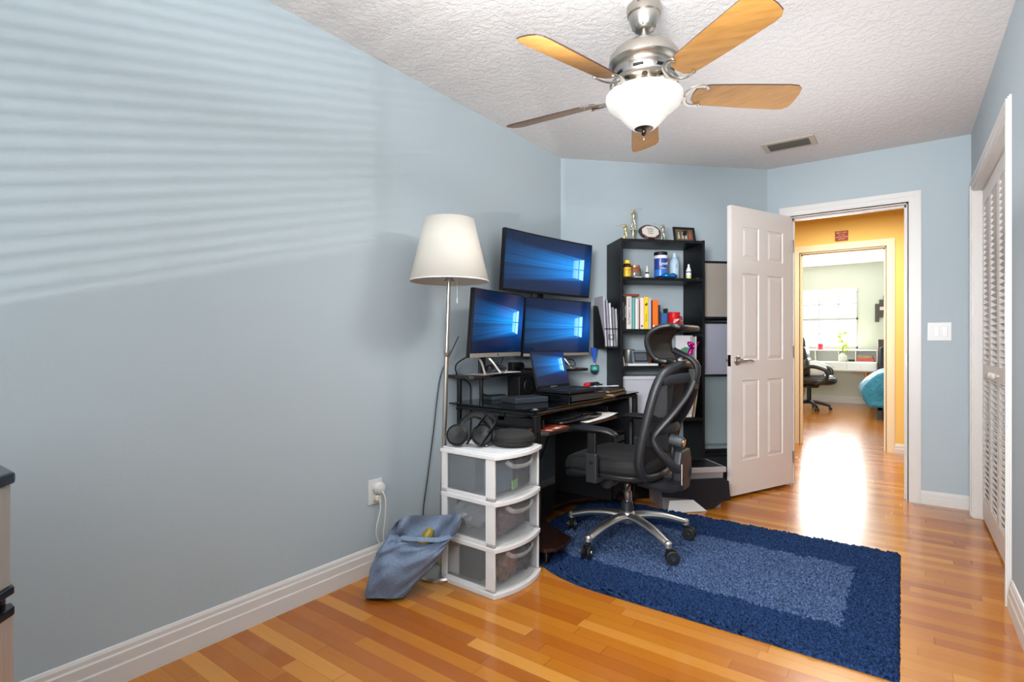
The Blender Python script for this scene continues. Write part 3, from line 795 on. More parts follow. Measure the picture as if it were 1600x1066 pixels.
# ------------------------------------------------------------------ monitors
def screen_mat(name, lx=.92, ly=.5, k=1.0, haze=.0):
    g = G(name); X_, Y_, Z_ = g.coord('UV')
    u, v = X_, Y_
    d = (lx-u)                       # distance left of the lit window
    hv = (v-ly).abs()
    left = d.gt(0.0)
    hh = d.abs()*.16+.215
    q_ = hv/hh
    beam = (1-q_).max(0.0).pow(.45)
    fall = g.math('POWER', 2.718, d.abs()*-3.1)
    st = g.noise(4.2, 3, g.vec((v-ly)/(d.abs()*.5+.3)*2.2, 0.0, 2.0), .62)
    st = ((st-.36)*3.2).max(0.0).min(1.0)
    b = beam*fall*(st*.75+.35)*left
    glow = g.math('POWER', 2.718, (d*d*.8+hv*hv*2.2)*-6.0)
    pu = d/.13
    ph_ = hv/(.205-.04*pu)
    pane = (pu.gt(0.0))*(pu.lt(1.0))*(ph_.lt(1.0))
    cross = ((pu-.47).abs().gt(.05))*(hv.gt(.009))
    seam = ((v-ly).abs().lt(.005))*left
    base = g.mix(glow.min(1.0), rgb('#06142c'), rgb('#06458e'))
    c = g.mix((b*1.7).min(1.0), base, rgb('#1795f2'))
    c = g.mix((pane*cross*(1.15-pu*.8)).max(0.0).min(1.0)*.75, c, rgb('#a8e2ff'))
    c = g.mix(seam*.6, c, rgb('#03142c'))
    if haze: c = g.mix(haze, c, rgb('#3c4660'))  # flat slate wash put in as reflection haze on the glass
    g.set(col=rgb('#020306'), rough=.14, spec=.35, em=c, es=k)
    return g.m
def uvquad(mb_pts, m, parent, name, nu=1):
    me = bpy.data.meshes.new(name)
    n = len(mb_pts[0])-1
    vs = [p for r in mb_pts for p in r]; k = n+1
    me.from_pydata([tuple(v) for v in vs], [], [(i, i+1, k+i+1, k+i) for i in range(n)])
    uv = me.uv_layers.new(name='UVMap')
    for p in me.polygons:
        for li, vi in zip(p.loop_indices, p.vertices):
            uv.data[li].uv = ((vi % k)/n, vi//k)
    me.materials.append(m); o = bpy.data.objects.new(name, me); COL.objects.link(o); o.parent = parent
    return o
def monitor(name, lab, p0, p1, z0, z1, lean, chin, bez, mbez, mscr, curve=0, group=None, foot=None):
    """p0/p1: xy of lower left/right corner as seen from the front (+x side). lean: forward shift of the top."""
    a = Vector(p0); b = Vector(p1); w = (b-a).length
    dx = (b-a).normalized(); nrm = Vector((dx.y, -dx.x))      # towards viewer
    t = thing(name, lab, 'monitor', (a.x+(b.x-a.x)/2, a.y+(b.y-a.y)/2, z0), math.atan2(dx.y, dx.x), group)
    # local: x along width, -y toward viewer
    h = z1-z0; N = 16 if curve else 1
    def P(u, z, d):      # d depth toward the viewer
        c = curve*((2*u-1)**2)
        return Vector(((u-.5)*w, -(d+lean*z/h+c), z))
    L = []
    mb = MB()
    for u in [i/N for i in range(N+1)]:
        L.append([P(u, 0, 0), P(u, 0, -.025), P(u, h, -.025), P(u, h, 0)])
    mb.skin(L, smooth=False); mb.build('monitor_bezel', mbez, t, bev=.002)
    ub = bez/w
    rows = [[P(ub+(1-2*ub)*i/max(N, 1), zz, .0015) for i in range(N+1)] for zz in (chin, h-bez)]
    uvquad(rows, mscr, t, 'screen')
    if chin > .015:
        mb = MB()
        L = [[P(u, .001, .0035), P(u, .001, -.001), P(u, chin-.003, -.001), P(u, chin-.003, .0035)] for u in (0.004, .996)]
        mb.skin(L, smooth=False); mb.build('lower_trim', M('champagne_alu', '#a79f96', .4, .35), t)
        MB().lathe([(.006, 0), (.006, .001)], P(.5, chin*.5, .004), 16, Matrix.Rotation(PI/2, 3, 'X')).build('brand_mark', m_chrome, t)
    mb = MB(); c = P(.5, h*.45, -.03); mb.box((c.x-.08, c.y, c.z-.07), (c.x+.08, c.y+.03, c.z+.07)); mb.build('rear_housing', m_black, t, bev=.008)
    return t, P
sA = screen_mat('wallpaper_left', .90, .52, 1.3); sB = screen_mat('wallpaper_right', .87, .5, 1.25, .05); sC = screen_mat('wallpaper_top', .92, .5, 1.2, .08)
mA, PA = monitor('computer_monitor', 'lower left monitor with silver chin showing a blue light beam wallpaper', (.20, 2.135), (.125, 2.70), 1.007, 1.375, .030, .026, .006, m_black, sA)
mB, PB = monitor('computer_monitor', 'lower right monitor with silver chin showing a blue light beam wallpaper', (.12, 2.735), (.245, 3.365), 1.0, 1.372, .022, .022, .006, m_black, sB)
mC, PC_ = monitor('wide_monitor', 'topmost wide curved monitor above the two lower monitors', (.10, 2.525), (.235, 3.36), 1.40, 1.765, .03, .012, .009, m_black, sC, curve=.016)
# stands
def stand(t, x_, foot, silver=True):
    f = foot  # drop from monitor bottom to the shelf
    mb = MB().box((x_-.03, .02, -f), (x_+.03, .035, .12)); mb.build('stand_neck', m_black, t, bev=.003)
    mb = MB().box((x_-.11, -.055, -f), (x_+.11, .085, -f+.006)); mb.build('stand_foot', m_alu, t, bev=.003)
    for s_ in (-1, 1): MB().tube([(x_+s_*.085, -.045, -f+.004), (x_+s_*.06, -.01, -f+.06), (x_+s_*.045, .02, -.0)], .006, 8, sub=4).build('stand_strut', m_alu, t)
stand(mA, -.12, 1.007-.913); stand(mB, .0, 1.0-.913)
mb = MB().box((-.02, .05, -.49), (.02, .075, .2)); mb.build('mounting_pole', m_black, mC, bev=.003)
mb = MB().box((-.10, .0, -.487), (.10, .115, -.478)); mb.build('stand_base', m_black, mC, bev=.002)
mb = MB(); [mb.tube([(s_*.03-.08, .03, .01), (s_*.02-.08, .05, -.05), (-.05, .055, -.12)], .004, 8, sub=4) for s_ in (-1, 1)]
mb.build('rear_cable', m_rubber, mC)

# ------------------------------------------------------------------ laptop on a riser
lt = thing('laptop', 'open black laptop in front of the lower right monitor', 'laptop', (.33, 2.76, .802), math.radians(90-6))
# local x = width (toward +Y world), -y toward the viewer side (+X world)
MB().box((-.165, -.235, 0), (.165, .0, .018)).build('laptop_base', m_black, lt, bev=.004)
mb = MB()
for r_ in range(5):
    for k in range(13): mb.box((-.148+k*.0228, -.03-r_*.022, .018), (-.148+k*.0228+.019, -.012-r_*.022, .0205))
mb.build('keyboard_keys', M('key_black', '#1c1e22', .4), lt)['kind'] = 'stuff'
MB().box((-.05, -.21, .018), (.05, -.145, .0186)).build('touchpad', M('pad', '#23252a', .3), lt)
T = Matrix.Translation((0, .0, .018)) @ Matrix.Rotation(math.radians(-14), 4, 'X')
mb = MB().box((-.162, -.002, 0), (.162, .006, .225)); mb.xf(T); mb.build('laptop_lid', m_black, lt, bev=.003)
q = [[T @ Vector((x_, -.0035, z_)) for x_ in (-.155, .155)] for z_ in (.014, .218)]
uvquad(q, screen_mat('wallpaper_laptop', .92, .60, 1.2, .05), lt, 'screen')
MB().box((-.03, -.0, .003), (.03, -.003, .006)).xf(T).build('hinge_mark', m_chrome, lt)
rz_ = thing('laptop_riser', 'black ventilated laptop stand lying on the desk glass', 'stand', (.44, 2.74, .760), math.radians(90-6))
mb = MB().box((-.17, -.14, .028), (.19, .13, .038)); [mb.box((s_, -.13, 0), (s_+.02, .12, .03)) for s_ in (-.165, .16)]
mb.build('riser_plate', m_blk_gloss, rz_, bev=.003)
MB().box((-.16, -.143, .004), (.18, -.139, .030)).build('riser_front', M('smoke_front', '#20262a', .3), rz_)
# notebooks with kraft edge right of the laptop
def book_flat(name, lab, cat, c, w, d, h, rz, mc, mp, group=None):
    t = thing(name, lab, cat, c, rz, group)
    mb = MB().box((-w/2, -d/2, 0), (w/2, d/2, h*.14)); mb.box((-w/2, -d/2, h*.86), (w/2, d/2, h)); mb.box((-w/2, d/2-h*.14, 0), (w/2, d/2, h))
    mb.build('cover', mc, t, bev=.0006)
    MB().box((-w/2+.003, -d/2+.003, h*.14), (w/2-.003, d/2-h*.14, h*.86)).build('pages', mp, t)
    return t
m_kraft = M('kraft_edge', '#8a6b45', .7); m_paper = M('paper_white', '#d8d6d2', .8)
book_flat('notebook', 'flat black notebook with tan page edges, lower of the two beside the laptop', 'notebook', (.50, 3.10, .760), .20, .27, .018, math.radians(8), m_black, m_kraft)
book_flat('notebook', 'flat black notebook with tan page edges, upper of the two beside the laptop', 'notebook', (.485, 3.11, .779), .19, .25, .016, math.radians(3), M('nb_dark', '#1b1d22', .4), m_kraft)
ft = thing('utility_lighter', 'red tipped black handled tool lying right of the laptop', 'tool', (.40, 3.12, .815), math.radians(75))
MB().tube([(-.07, 0, 0), (-.05, 0, 0), (-.03, 0, .002)], [.012, .016, .014], 12, sub=4).build('red_tip', M('red_plastic', '#c9262a', .3), ft)
MB().tube([(-.03, 0, .002), (.02, 0, .004), (.06, .01, .002), (.08, .02, -.002)], [.014, .012, .013, .011], 12, sub=4).build('grip', m_rubber, ft)
MB().tube([(.02, -.01, .002), (.035, -.03, 0), (.06, -.032, 0), (.075, -.01, 0)], .004, 8, sub=5).build('trigger_guard', m_rubber, ft)
wp = thing('white_brush', 'slim white handled brush lying at the right of the desk', 'brush', (.50, 3.14, .805), math.radians(60))
MB().tube([(-.09, 0, .004), (-.03, 0, .004), (.05, 0, .003), (.08, 0, .003)], [.003, .005, .008, .007], 10, sub=4, flat=(1, .6)).build('brush_handle', m_white, wp)
MB().ball((-.095, 0, .005), .007).build('brush_tip', M('tip_pale_blue', '#9fb4ff', .2), wp)  # plain pale blue tip

# items on left part of glass
hb = thing('docking_box', 'flat dark grey external box on the desk glass under the shelf', 'device', (.34, 2.44, .760), math.radians(70))
MB().box((-.11, -.07, 0), (.11, .07, .03)).build('device_shell', M('dark_grey_metal', '#2e3238', .35, 0), hb, bev=.005)
sb = thing('small_router', 'small glossy black box beside the wall on the desk glass', 'device', (.12, 2.45, .760), math.radians(80))
MB().box((-.06, -.045, 0), (.06, .045, .022)).build('device_shell', M('slate_shell', '#343c44', .3), sb, bev=.004)
MB().box((-.055, -.04, .022), (.055, .04, .028)).build('device_lid', m_blk_gloss, sb, bev=.002)
sp2 = thing('desk_speaker', 'black box speaker in the shadow under the monitor shelf', 'speaker', (.17, 2.78, .760), math.radians(90))
MB().box((-.18, -.02, 0), (.18, .07, .125)).build('speaker_box', m_black, sp2, bev=.004)
for s_ in (-.09, .09): MB().lathe([(.045, 0), (.042, .004), (.03, -.004), (.012, .002), (0, .004)], (s_, -.0205, .065), 24, Matrix.Rotation(PI/2, 3, 'X')).build('speaker_cone', m_rubber, sp2)

# on the raised shelf: sunglasses-like dark object, phone/charger tray, camera
gz = thing('game_controller', 'dark purple glossy game controller on the monitor shelf', 'controller', (.185, 2.36, .913), math.radians(85))
mb = MB().tube([(-.07, -.02, .012), (-.055, .0, .026), (0, .008, .032), (.055, .0, .026), (.07, -.02, .012)], [.013, .022, .02, .022, .013], 12, sub=5, flat=(1, .75))
mb.build('controller_shell', M('glossy_plum', '#1d1420', .15), gz)
for s_ in (-.022, .022): MB().lathe([(.006, 0), (.006, .008), (.009, .01), (.009, .013), (0, .014)], (s_, -.003, .045), 14).build('thumb_stick', m_rubber, gz)
tyy = content('white_tray', 'thin white pad under the controller on the monitor shelf', 'tray', (.12, 2.33, .9135), (.2, 2.60, .917), m_white, 0, .001)
gz.location.z = .917; gz.location.x = .165; gz.location.y = 2.395
pu_ = thing('white_puck', 'small white round puck on the monitor shelf', 'puck', (.15, 2.50, .917))
MB().lathe([(.018, 0), (.019, .006), (.014, .014), (0, .015)], seg=20).build('puck_body', m_white, pu_)
cm = thing('webcam', 'black camera sitting on the monitor shelf between the monitors', 'camera', (.105, 2.68, .913), math.radians(80))
MB().box((-.045, -.02, 0), (.045, .025, .055)).build('camera_body', m_black, cm, bev=.006)
MB().lathe([(.026, 0), (.026, .03), (.02, .032), (.018, .026), (0, .024)], (0, -.02, .03), 24, Matrix.Rotation(PI/2, 3, 'X')).build('lens', m_blk_gloss, cm)

# on keyboard tray
kb = thing('keyboard', 'black curved split keyboard on the pull-out tray', 'keyboard', (.50, 2.66, .652), math.radians(90))
def kbf(u, v):
    x_ = -.23+.46*u; y_ = -.10+.19*v-.02*math.cos((u-.5)*PI*1.6)
    return (x_, y_, .010+.014*math.exp(-((u-.5)/.22)**2)+.008*v)
mb = MB().grid(kbf, 24, 8); mb.build('keyboard_body', M('kb_black', '#121317', .3), kb, solid=.012)
mb = MB()
for r_ in range(5):
    for k in range(16):
        if k == 8: continue
        u, v = (k+.7)/17, .30+r_*.135
        p = kbf(u, v); mb.box((p[0]-.011, p[1]-.009, p[2]+.005), (p[0]+.011, p[1]+.009, p[2]+.010))
mb.build('keyboard_keys', M('key_black2', '#1d1f24', .35), kb)['kind'] = 'stuff'
pp = thing('paper_stack', 'curling white paper under the keyboard at the tray edge', 'paper', (.555, 2.80, .6505), math.radians(90))
MB().grid(lambda u, v: (-.19+.38*u, -.085+.14*v, .001+.012*max(0, u-.55)**1.3*3), 16, 4).build('paper_sheets', m_paper, pp, solid=.0018)
mg = thing('comic_magazine', 'colourful orange and white magazine on the left of the tray', 'magazine', (.565, 2.33, .6505), math.radians(95))
MB().box((-.10, -.065, 0), (.10, .065, .004)).build('magazine_cover', M('orange_cover', '#7c3424', .35), mg)
cr = random.Random(5)
for k in range(9):
    x_ = -.09+k*.02; c = ['#d9d4cc', '#a83422', '#2a2a3a', '#d8722e', '#c8c4c4'][k % 5]
    MB().box((x_, -.06, .004), (x_+.012, -.028, .0047), rot=(0, 0, .3)).build('printed_panel', M('print'+c, c, .4), mg)

# ------------------------------------------------------------------ cables
def cable(lab, pts, r=.003, m=None, name='cable', grp=None):
    o = MB().tube(pts, r, 8, sub=6).build(name, m or m_rubber); return tag(o, lab, 'cable', grp)
cable('black cable with an inline connector running from the left monitor down beside the lamp', [(.10, 2.16, 1.12), (.045, 2.15, 1.02), (.012, 2.12, .92), (.012, 2.09, .80), (.012, 2.06, .62), (.012, 2.02, .40), (.015, 1.98, .2), (.02, 2.0, .12)])
cable('black cable dropping behind the left monitor foot through the shelf gap', [(.16, 2.22, 1.03), (.05, 2.20, .97), (.008, 2.26, .90), (.006, 2.36, .85), (.006, 2.37, .76), (.006, 2.37, .6), (.006, 2.36, .4)], .004)
cable('thin black cable looping below the raised shelf to the small box', [(.10, 2.56, 1.0), (.10, 2.5, .92), (.006, 2.5, .88), (.006, 2.47, .83), (.03, 2.44, .795), (.08, 2.43, .785)], .0025)
cable('black cable curling along the wall under the desk', [(.012, 2.45, .60), (.012, 2.6, .35), (.015, 2.75, .22), (.02, 2.95, .20), (.02, 3.1, .30), (.02, 3.2, .45)], .0035)
cable('black cable loop hanging under the right monitor', [(.20, 3.05, 1.02), (.22, 3.06, .97), (.245, 3.10, .935), (.25, 3.16, .935), (.235, 3.17, .965), (.22, 3.12, .98)], .003)
cable('second black cable lying across the wall under the desk', [(.012, 2.35, .14), (.012, 2.6, .20), (.015, 2.8, .30), (.02, 3.0, .36)], .003)
# ------------------------------------------------------------------ bookcase (45 degrees across the corner)
R45 = PI/4
BX, BY = .459, 3.427
e_ = Vector((math.cos(R45), math.sin(R45), 0)); n_d = Vector((-e_.y, e_.x, 0))
def B(x, y, z): return (BX+e_.x*x+n_d.x*y, BY+e_.y*x+n_d.y*y, z)
BW, BD, BH = .622, .292, 1.81
bc = thing('bookcase', 'tall narrow black open-backed bookcase across the room corner', 'bookcase', (BX, BY, 0), R45)
pth = .017
mb = MB().box((0, 0, 0), (pth, BD, BH)); mb.build('side_panel', m_blkwood, bc, bev=.001)
rp = MB().box((BW-pth, 0, 0), (BW, BD, BH)).build('side_panel', m_blkwood, bc, bev=.001)
mb = MB()
for z_ in [.2+.045*k for k in range(34)]:
    for y_ in (.04,): mb.lathe([(.0028, 0), (.0028, .0006)], (BW-pth-.0004, y_, z_), 8, Matrix.Rotation(-PI/2, 3, 'Y'))
mb.build('peg_holes', M('hole_grey', '#3a4048', .6), rp)['kind'] = 'stuff'
for zt in (BH-.003, 1.540, 1.182, .925, .556, .10):
    MB().box((pth, .004, zt-.02), (BW-pth, BD-.004, zt)).build('shelf', m_blkwood, bc, bev=.0008)
MB().box((pth, .02, 0), (BW-pth, .035, .08)).build('kick_plate', m_blkwood, bc)
def bt(name, lab, cat, x, y, z, rz=0, group=None): return thing(name, lab, cat, B(x, y, z), R45+rz, group)

# trophies: little golfer figures
def golfer(lab, x, y, z, h, m, mirror=1, base=(.05, .04), club=(-.5, .35)):
    t = bt('golf_trophy', lab, 'trophy', x, y, z, .2*mirror)
    mb = MB().box((-base[0], -base[1]*.7, 0), (base[0], base[1]*.7, .012)); mb.build('trophy_base', M('trophy_marble'+lab[:3], '#b7b2a0' if 'pale' in lab or 'tall' in lab else '#1c1c1c', .3), t, bev=.002)
    s_ = h/.16; m_ = mirror
    def V(a, b, c): return (a*s_*m_, b*s_, .012+c*s_)
    mb = MB()
    mb.lathe([(.022*s_, 0), (.022*s_, .004*s_), (.016*s_, .007*s_)], (0, 0, .012), 20)
    mb.tube([V(-.016, 0, .006), V(-.012, -.002, .03), V(-.010, -.004, .045), V(-.004, 0, .075)], [.0045*s_, .0065*s_, .006*s_, .0085*s_], 10, sub=4)
    mb.tube([V(.018, 0, .006), V(.015, -.003, .03), V(.011, -.004, .045), V(.004, 0, .075)], [.0045*s_, .0065*s_, .006*s_, .0085*s_], 10, sub=4)
    for a in (-.018, .020): mb.ball(V(a, -.005, .007), (.006*s_, .011*s_, .004*s_), 10, 6)
    mb.tube([V(0, 0, .070), V(.001, 0, .085), V(.003, 0, .105), V(.004, 0, .118), V(.004, 0, .124)], [.0115*s_, .0105*s_, .0145*s_, .012*s_, .005*s_], 12, sub=4)
    mb.ball(V(.004, -.002, .134), (.0085*s_, .009*s_, .0105*s_), 12, 8)
    mb.lathe([(.011*s_, 0), (.009*s_, .003*s_), (.0, .006*s_)], V(.004, -.003, .139), 12)
    mb.tube([V(-.008, 0, .116), V(-.020, -.004, .112), V(-.026, -.006, .128), V(-.020, -.006, .140)], [.005*s_, .0042*s_, .0036*s_, .0032*s_], 8, sub=4)
    mb.tube([V(.014, 0, .116), V(.012, -.012, .122), V(-.004, -.014, .134), V(-.018, -.008, .140)], [.005*s_, .0042*s_, .0036*s_, .0032*s_], 8, sub=4)
    mb.build('golfer_figure', m, t, ang=60)
    mb = MB().tube([V(-.019, -.007, .140), V(-.02+club[0]*.08, .004, .140+club[1]*.08)], .0013*s_, 6); mb.ball(V(-.02+club[0]*.085, .004, .140+club[1]*.08-.003), (.004*s_, .003*s_, .005*s_), 8, 5)
    mb.build('golf_club', m, t)
m_gold2 = M('pale_gold', '#cfc6a0', .25, 1)
zt = BH-.003
golfer('small bright gold golfer trophy on a dark base at the bookcase left', .078, .12, zt, .125, m_gold, 1, (.06, .05), (-.9, -.25))
tb = golfer('tall silver gold golfer trophy behind the oval plaque', .170, .20, zt+.10, .15, m_gold2, 1, (.022, .022), (1.1, .35))
t_ = [o for o in bpy.data.objects if o.get('label') == 'tall silver gold golfer trophy behind the oval plaque'][0]
MB().box((-.035, -.03, -.10), (.035, .03, -.085)).build('pedestal_foot', M('marble_dark', '#23211f', .3), t_, bev=.002)
MB().lathe([(.02, -.085), (.014, -.075), (.012, -.02), (.018, 0)], seg=18).build('trophy_column', m_gold2, t_)
golfer('small pale golfer trophy between the oval plaque and photo frame', .352, .10, zt, .125, M('champagne_plate', '#c3bca0', .25, 1), 1, (.055, .045), (-.8, .12))
# plaque
pq = bt('award_plaque', 'oval bark edged wooden award plaque on small legs', 'plaque', .236, .06, zt, .1)
T = Matrix.Translation((0, 0, .060)) @ Matrix.Rotation(math.radians(75), 4, 'X')
mb = MB(); q = random.Random(4)
L = []
for r_, z_ in ((.94, -.010), (1.0, -.006), (1.0, .004), (.93, .010)):
    L.append([((.085*r_)*math.cos(a)*(1+.02*math.sin(5*a)), .055*r_*math.sin(a)*(1+.02*math.cos(7*a)), z_) for a in [2*PI*i/40 for i in range(40)]])
mb.skin(L); mb.xf(T); mb.build('bark_rim', M('bark_brown', '#33201a', .7, bump=.4, bscale=80), pq)
mb = MB().prism([(.066*math.cos(a+.39)*1.05, .043*math.sin(a+.39)*1.05) for a in [2*PI*i/8 for i in range(8)]], .010, .0125); mb.xf(T)
mb.build('plaque_face', M('plaque_cream', '#c4bdb6', .4), pq)
for k, (s_, sz) in enumerate((('AWARD', .014), ('OF MERIT', .010), ('WINNER', .010))):
    text(s_, sz, m_letk, pq, T @ Matrix.Translation((0, .018-.016*k, .0128)))
mb = MB(); [mb.tube([(a, -.03, .0), (a, -.022, .022), (a+.004, -.012, .03)], .003, 8, sub=4) for a in (-.045, -.032, .032, .045)]
mb.build('plaque_leg', M('copper_leg', '#a77a68', .4, .6), pq)
# photo frame
pf = bt('photo_frame', 'black landscape photo frame leaning at the bookcase right', 'photo frame', .525, .10, zt, .05)
T = Matrix.Translation((0, 0, .001)) @ Matrix.Rotation(math.radians(-14), 4, 'X')
mb = MB()
for a, b in (((-.085, 0), (.085, .016)), ((-.085, .104), (.085, .12)), ((-.085, .016), (-.069, .104)), ((.069, .016), (.085, .104))): mb.box((a[0], -.006, a[1]), (b[0], .006, b[1]))
mb.xf(T); mb.build('frame_border', m_blk_gloss, pf, bev=.001)
g = G('dark_group_photo'); g.coord(); vv = g.n('ShaderNodeTexVoronoi'); vv.inputs['Scale'].default_value = 70; g.t.links.new(g.co, vv.inputs[0])
g.set(col=g.mix(.75, rgb('#3a3428'), g.mix(.35, rgb('#6b5c44'), vv.outputs['Color'], 'MULTIPLY')), rough=.25)
mb = MB().box((-.069, .0, .016), (.069, .003, .104)); mb.xf(T); mb.build('photograph', g.m, pf)
mb = MB()
for a, c in ((-.045, 0), (-.015, 0), (.012, 0)): mb.ball((a, -.001, .075), (.006, .001, .007), 8, 6); mb.prism([(a-.009, .03), (a+.009, .03), (a+.007, .066), (a-.007, .066)], -.0012, -.0002, axis='y')
mb.xf(T); mb.build('photo_people', M('photo_pale', '#a9a096', .6), pf)['kind'] = 'stuff'
mb = MB().ball((.045, -.001, .077), (.006, .001, .007), 8, 6); mb.prism([(.034, .03), (.056, .03), (.054, .068), (.036, .068)], -.0012, -.0002, axis='y')
mb.xf(T); mb.build('photo_person_red', M('photo_red', '#9c4238', .6), pf)
mb = MB().box((-.015, .0, 0), (.015, .002, .09), rot=(math.radians(20), 0, 0), o=(0, 0, .09)); mb.build('easel_back', m_black, pf)

# shelf 1 bottles
z1 = 1.540
def bottle(name, lab, cat, x, y, z, parts, group=None, rz=0):
    t = bt(name, lab, cat, x, y, z, rz, group)
    for nm, prof, m in parts: MB().lathe(prof, seg=24).build(nm, m, t)
    return t
m_amber = M('amber_plastic', '#3a1c10', .2)
v_ = bottle('vitamin_bottle', 'amber supplement bottle with yellow lid and yellow label', 'bottle', .072, .07, z1, [('bottle_body', [(.028, 0), (.030, .004), (.030, .085), (.024, .098), (.019, .103)], m_amber), ('bottle_label', [(.0305, .01), (.0305, .075)], M('yellow_label', '#d9b524', .4)), ('bottle_cap', [(.020, .101), (.021, .103), (.021, .125), (.0, .126)], M('yellow_cap', '#e2c528', .35))])
for s_, zz, c in (('VITAMIN', .056, '#a32a20'), ('D3', .038, '#a32a20')):
    text(s_, .011, M('label_red', c, .5), v_, frame((0, -.0312, zz), (1, 0, 0), (0, 0, 1), (0, -1, 0)))
bottle('nut_jar', 'round clear jar of brown snacks with a copper lid', 'jar', .145, .11, z1, [('jar_body', [(.038, 0), (.042, .01), (.042, .065), (.038, .075)], M('jar_glassy', '#6f6a66', .15)), ('jar_contents', [(.0425, .045), (.0425, .074), (.034, .080)], M('snack_brown', '#7b4630', .6, var=.5, bscale=200)), ('jar_lid', [(.034, .078), (.036, .079), (.036, .096), (0, .098)], M('copper_lid', '#a8745a', .35, .4))])
for k, (a, b) in enumerate(((.125, .035), (.145, .03), (.165, .032))):
    o = MB().tube([(-.011, 0, .004), (.011, .004, .004)], .0042, 8).build('earplug', M('earplug_white', '#ddd6ce', .6)); o.location = B(a, b, z1+.0005); o.rotation_euler = (0, 0, .6*k)
    tag(o, ['small white earplug lying left before the snack jar', 'small white earplug lying centrally before the snack jar', 'small white earplug lying right before the snack jar'][k], 'earplug', 'earplugs on the upper shelf')
m_hdpe = M('hdpe_white', '#e2e2de', .35)
bottle('dropper_bottle', 'tiny white dropper bottle with a dark band', 'bottle', .225, .08, z1, [('bottle_body', [(.016, 0), (.0165, .002), (.0165, .032), (.012, .036)], m_hdpe), ('bottle_band', [(.0135, .036), (.0135, .047)], m_black), ('dropper_tip', [(.012, .047), (.007, .056), (.0055, .075), (.003, .092), (0, .093)], m_hdpe)])
wc = bottle('wipes_canister', 'tall blue disinfecting wipes canister with a black lid', 'canister', .345, .12, z1, [('canister_body', [(.044, 0), (.046, .003), (.046, .15)], M('wipes_blue', '#27418c', .3)), ('canister_band', [(.0465, .15), (.0465, .172)], M('band_white', '#d8d4dc', .35)), ('canister_label', [(.0464, .02), (.0464, .07)], M('label_cyan', '#2b6fc4', .3)), ('canister_lid', [(.047, .172), (.048, .174), (.048, .195), (.044, .198), (.02, .199), (0, .199)], m_black)])
text('Lysol', .030, m_letw, wc, frame((0, -.0472, .112), (1, 0, 0), (0, 0, 1), (0, -1, 0)))
text('Wipes', .016, m_letw, wc, frame((0, -.0472, .078), (1, 0, 0), (0, 0, 1), (0, -1, 0)))
mo = bt('swim_goggles', 'glossy electric blue goggles lying before the wipes canister', 'goggles', .375, .045, z1)
MB().tube([(-.055, .0, .018), (-.025, -.012, .020), (.0, -.012, .017), (.025, -.012, .020), (.055, .0, .018)], [.010, .019, .014, .019, .010], 14, sub=5).build('goggle_lens', M('mirror_blue', '#1e78c8', .08, .7), mo)
MB().tube([(-.055, 0, .018), (-.075, .03, .015), (-.085, .05, .008)], .004, 8, sub=4).build('goggle_strap', m_black, mo)
sd = bottle('spray_bottle', 'translucent pale blue shampoo bottle with a flip cap', 'bottle', .455, .13, z1, [('bottle_body', [(.030, 0), (.033, .004), (.034, .11), (.030, .14), (.018, .160), (.013, .168)], M('pale_blue_pet', '#a9bfd0', .15)), ('bottle_cap', [(.014, .166), (.0145, .170), (.011, .195), (0, .197)], M('cap_frost', '#b4cfdc', .3))])
text('PURE', .012, M('ink_navy', '#2a3856', .5), sd, frame((0, -.0345, .10), (0, 0, -1), (1, 0, 0), (0, -1, 0)))
bottle('nasal_spray', 'small white spray bottle with navy and yellow label', 'bottle', .535, .07, z1, [('bottle_body', [(.017, 0), (.018, .003), (.018, .065), (.012, .072)], m_hdpe), ('yellow_band', [(.0185, .008), (.0185, .028)], M('pale_yellow', '#c9cf7a', .4)), ('navy_band', [(.0185, .048), (.0185, .056)], M('navy_ink', '#26305c', .4)), ('spray_nozzle', [(.013, .072), (.013, .082), (.008, .085), (.0065, .108), (0, .11)], m_hdpe)])
for k, (a, c) in enumerate(((.50, '#8c3440'), (.565, '#5a2a34'), (.585, '#c0b6b0'))):
    o = MB().lathe([(.006, 0), (.007, .002), (.006, .005), (0, .006)], seg=12).build('pill', M('pill'+c, c, .4)); o.location = B(a, .035, z1)
    tag(o, ['small red tablet on the upper shelf left of the spray bottle', 'small dark red tablet right of the spray bottle', 'small pale tablet nearest the bookcase right panel'][k], 'tablet', 'tablets on the upper shelf')

